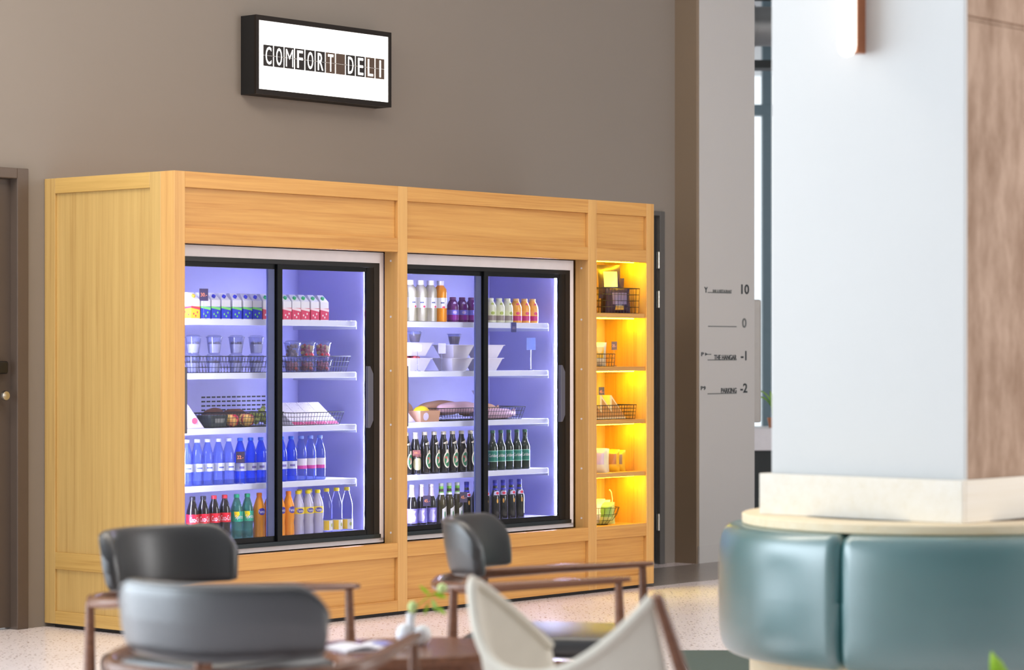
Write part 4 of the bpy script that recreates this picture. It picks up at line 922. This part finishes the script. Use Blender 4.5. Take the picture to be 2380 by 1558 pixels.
def sling_chair(label, loc, face_deg):
    r = thing('sling_chair', label, 'chair', loc, math.radians(face_deg)-PI/2)
    def edge(a):
        if abs(a) <= 1: return .578+.212*abs(a)**2.2
        return .790-.20*((abs(a)-1)/.35)**1.2
    def pos(a, z):
        s = math.copysign(1, a); q = min(1, abs(a)); e = max(0, abs(a)-1)/.35
        y = -.32-.19*(1-q*q)+(.79-z)*.28+.24*e
        x = .345*s*(q**.9)+s*.01*e
        return (x, y, z)
    def fn(i, j):
        a = -1.35+2.35*i; zt = edge(a); z = zt+(.40-zt)*j
        return pos(a, z)
    sh = obj('sling_back', G().grid(fn, 54, 12), M['cream'], r, smooth=2)
    md = sh.modifiers.new('thickness', 'SOLIDIFY'); md.thickness = .012; md.offset = 0
    obj('rim', G().tube([pos(-1.35+2.35*k/54, edge(-1.35+2.35*k/54)) for k in range(55)], .016, 8), M['cream'], sh, smooth=1.5)
    st = obj('sling_seat', G().grid(lambda i, j: (-.345+.69*i, -.12+.50*j, .40-.035*math.sin(PI*i)*math.sin(PI*min(1, j*1.05))+.03*j), 12, 10), M['cream'], r, smooth=2)
    md = st.modifiers.new('thickness', 'SOLIDIFY'); md.thickness = .012; md.offset = 0
    for sx in (-1, 1):
        obj('back_post', G().tube([(sx*.360, -.318, .800), (sx*.364, -.215, .56), (sx*.372, -.10, .37)], [.014, .019, .018], 10), M['walnut'], r, smooth=1)
        obj('leg', G().tube([(sx*.385, -.43, 0), (sx*.374, -.27, .40), (sx*.368, -.20, .51)], [.013, .018, .016], 10), M['walnut'], r, smooth=1)
        obj('leg', G().tube([(sx*.385, .42, 0), (sx*.378, .36, .42)], [.013, .018], 10), M['walnut'], r, smooth=1)
        obj('side_rail', G().tube([(sx*.378, -.13, .385), (sx*.378, .36, .425)], .016, 10), M['walnut'], r, smooth=1)
    for y, z in ((-.12, .388), (.36, .415)): obj('cross_rail', G().tube([(-.378, y, z-.03), (.378, y, z-.03)], .014, 10), M['walnut'], r, smooth=1)
    return r
sling_chair('cream canvas sling chair with deep curved back in the foreground', (.36, 7.04, 0), 42)

tb = thing('side_table', 'low dark wood table between the armchairs', 'table', (-.31, 8.06, 0), .3)
pl = lambda s, n=40, p=3.2: [(s*math.copysign(abs(math.cos(2*PI*k/n))**(2/p), math.cos(2*PI*k/n)), s*math.copysign(abs(math.sin(2*PI*k/n))**(2/p), math.sin(2*PI*k/n))) for k in range(n)]
obj('table_top', G().prism_z(pl(.275), .474, .50), M['walnut'], tb, bevel=.004)
obj('apron', G().prism_z(pl(.225), .430, .4735), M['walnut'], tb)
for a in range(4):
    x, y = .19*math.cos(PI/4+a*PI/2), .19*math.sin(PI/4+a*PI/2)
    obj('leg', G().tube([(x*1.25, y*1.25, 0), (x, y, .4295)], [.012, .019], 10), M['walnut'], tb, smooth=1)
mg = thing('magazine', 'open white magazine lying on the low table behind the charcoal armchair', 'magazine', (-.435, 8.02, .5003), .5)
def page(sx): return G().grid(lambda i, j: (sx*(.002+.115*i), -.075+.15*j, .006+.012*math.sin(PI*i)*(1-i*.5)), 8, 2).box(min(0, sx*.115), max(0, sx*.115), -.075, .075, 0, .004)
for sx in (-1, 1): obj('page', page(sx), M['paper_white'], mg, smooth=.5)
obj('printed_picture', G().grid(lambda i, j: (.02+.08*i, -.05+.09*j, .0082+.012*math.sin(PI*(.16+.68*i))*(1-(.16+.68*i)*.5)), 6, 2), cmat(150, 150, 214), mg)
vs = thing('bud_vase', 'white ceramic bud vase of rounded lobes with a lime green sprig', 'vase', (-.305, 8.12, .5003), 0)
obj('vase_body', G().ball((-.028, 0, .034), .034, 16, 10, (.85, .85, 1)).ball((.026, -.006, .032), .032, 16, 10, (.9, .9, 1)).tube([(-.012, 0, .03), (-.010, 0, .075), (-.008, 0, .098)], [.018, .013, .016], 12), M['vase_white'], vs, smooth=2)
obj('stem', G().tube([(-.008, 0, .08), (.01, 0, .12), (.045, 0, .15), (.085, 0, .17)], .0022, 6), M['leaf'], vs)
obj('bud', G().ball((-.004, -.004, .118), .017, 12, 8, (.9, .9, 1.15)), M['leaf_pale'], vs, smooth=2)
obj('bud', G().ball((.088, 0, .176), .016, 12, 8), M['leaf_pale'], vs, smooth=2)
for (x, z, a, l) in ((.05, .155, 2.4, .045), (.055, .145, -1.2, .05), (.06, .16, -.3, .045), (.045, .13, -1.9, .04), (.07, .12, -.7, .04)):
    def lf(i, j, x=x, z=z, a=a, l=l):
        w = .5*l*math.sin(PI*min(.97, max(.03, j)))*(i-.5)
        return (x+math.cos(a)*l*j-math.sin(a)*w*.6, w*.8, z+math.sin(a)*l*j+math.cos(a)*w*.6)
    obj('leaf', G().grid(lf, 3, 5), M['leaf'], vs, smooth=2)
rg = obj('rug', G().box(.78, 3.6, 10.55, 12.25, .0005, .012), M['rug']); tag(rg, 'dark green rug on the floor beside the round bench', 'rug')
potted('potted_plant', 'lime green potted plant at the lower right corner before the bench', (1.33, 7.0, 0), .30, .11, .655, 13, M['vase_white'], M['leaf'], .07, .45)
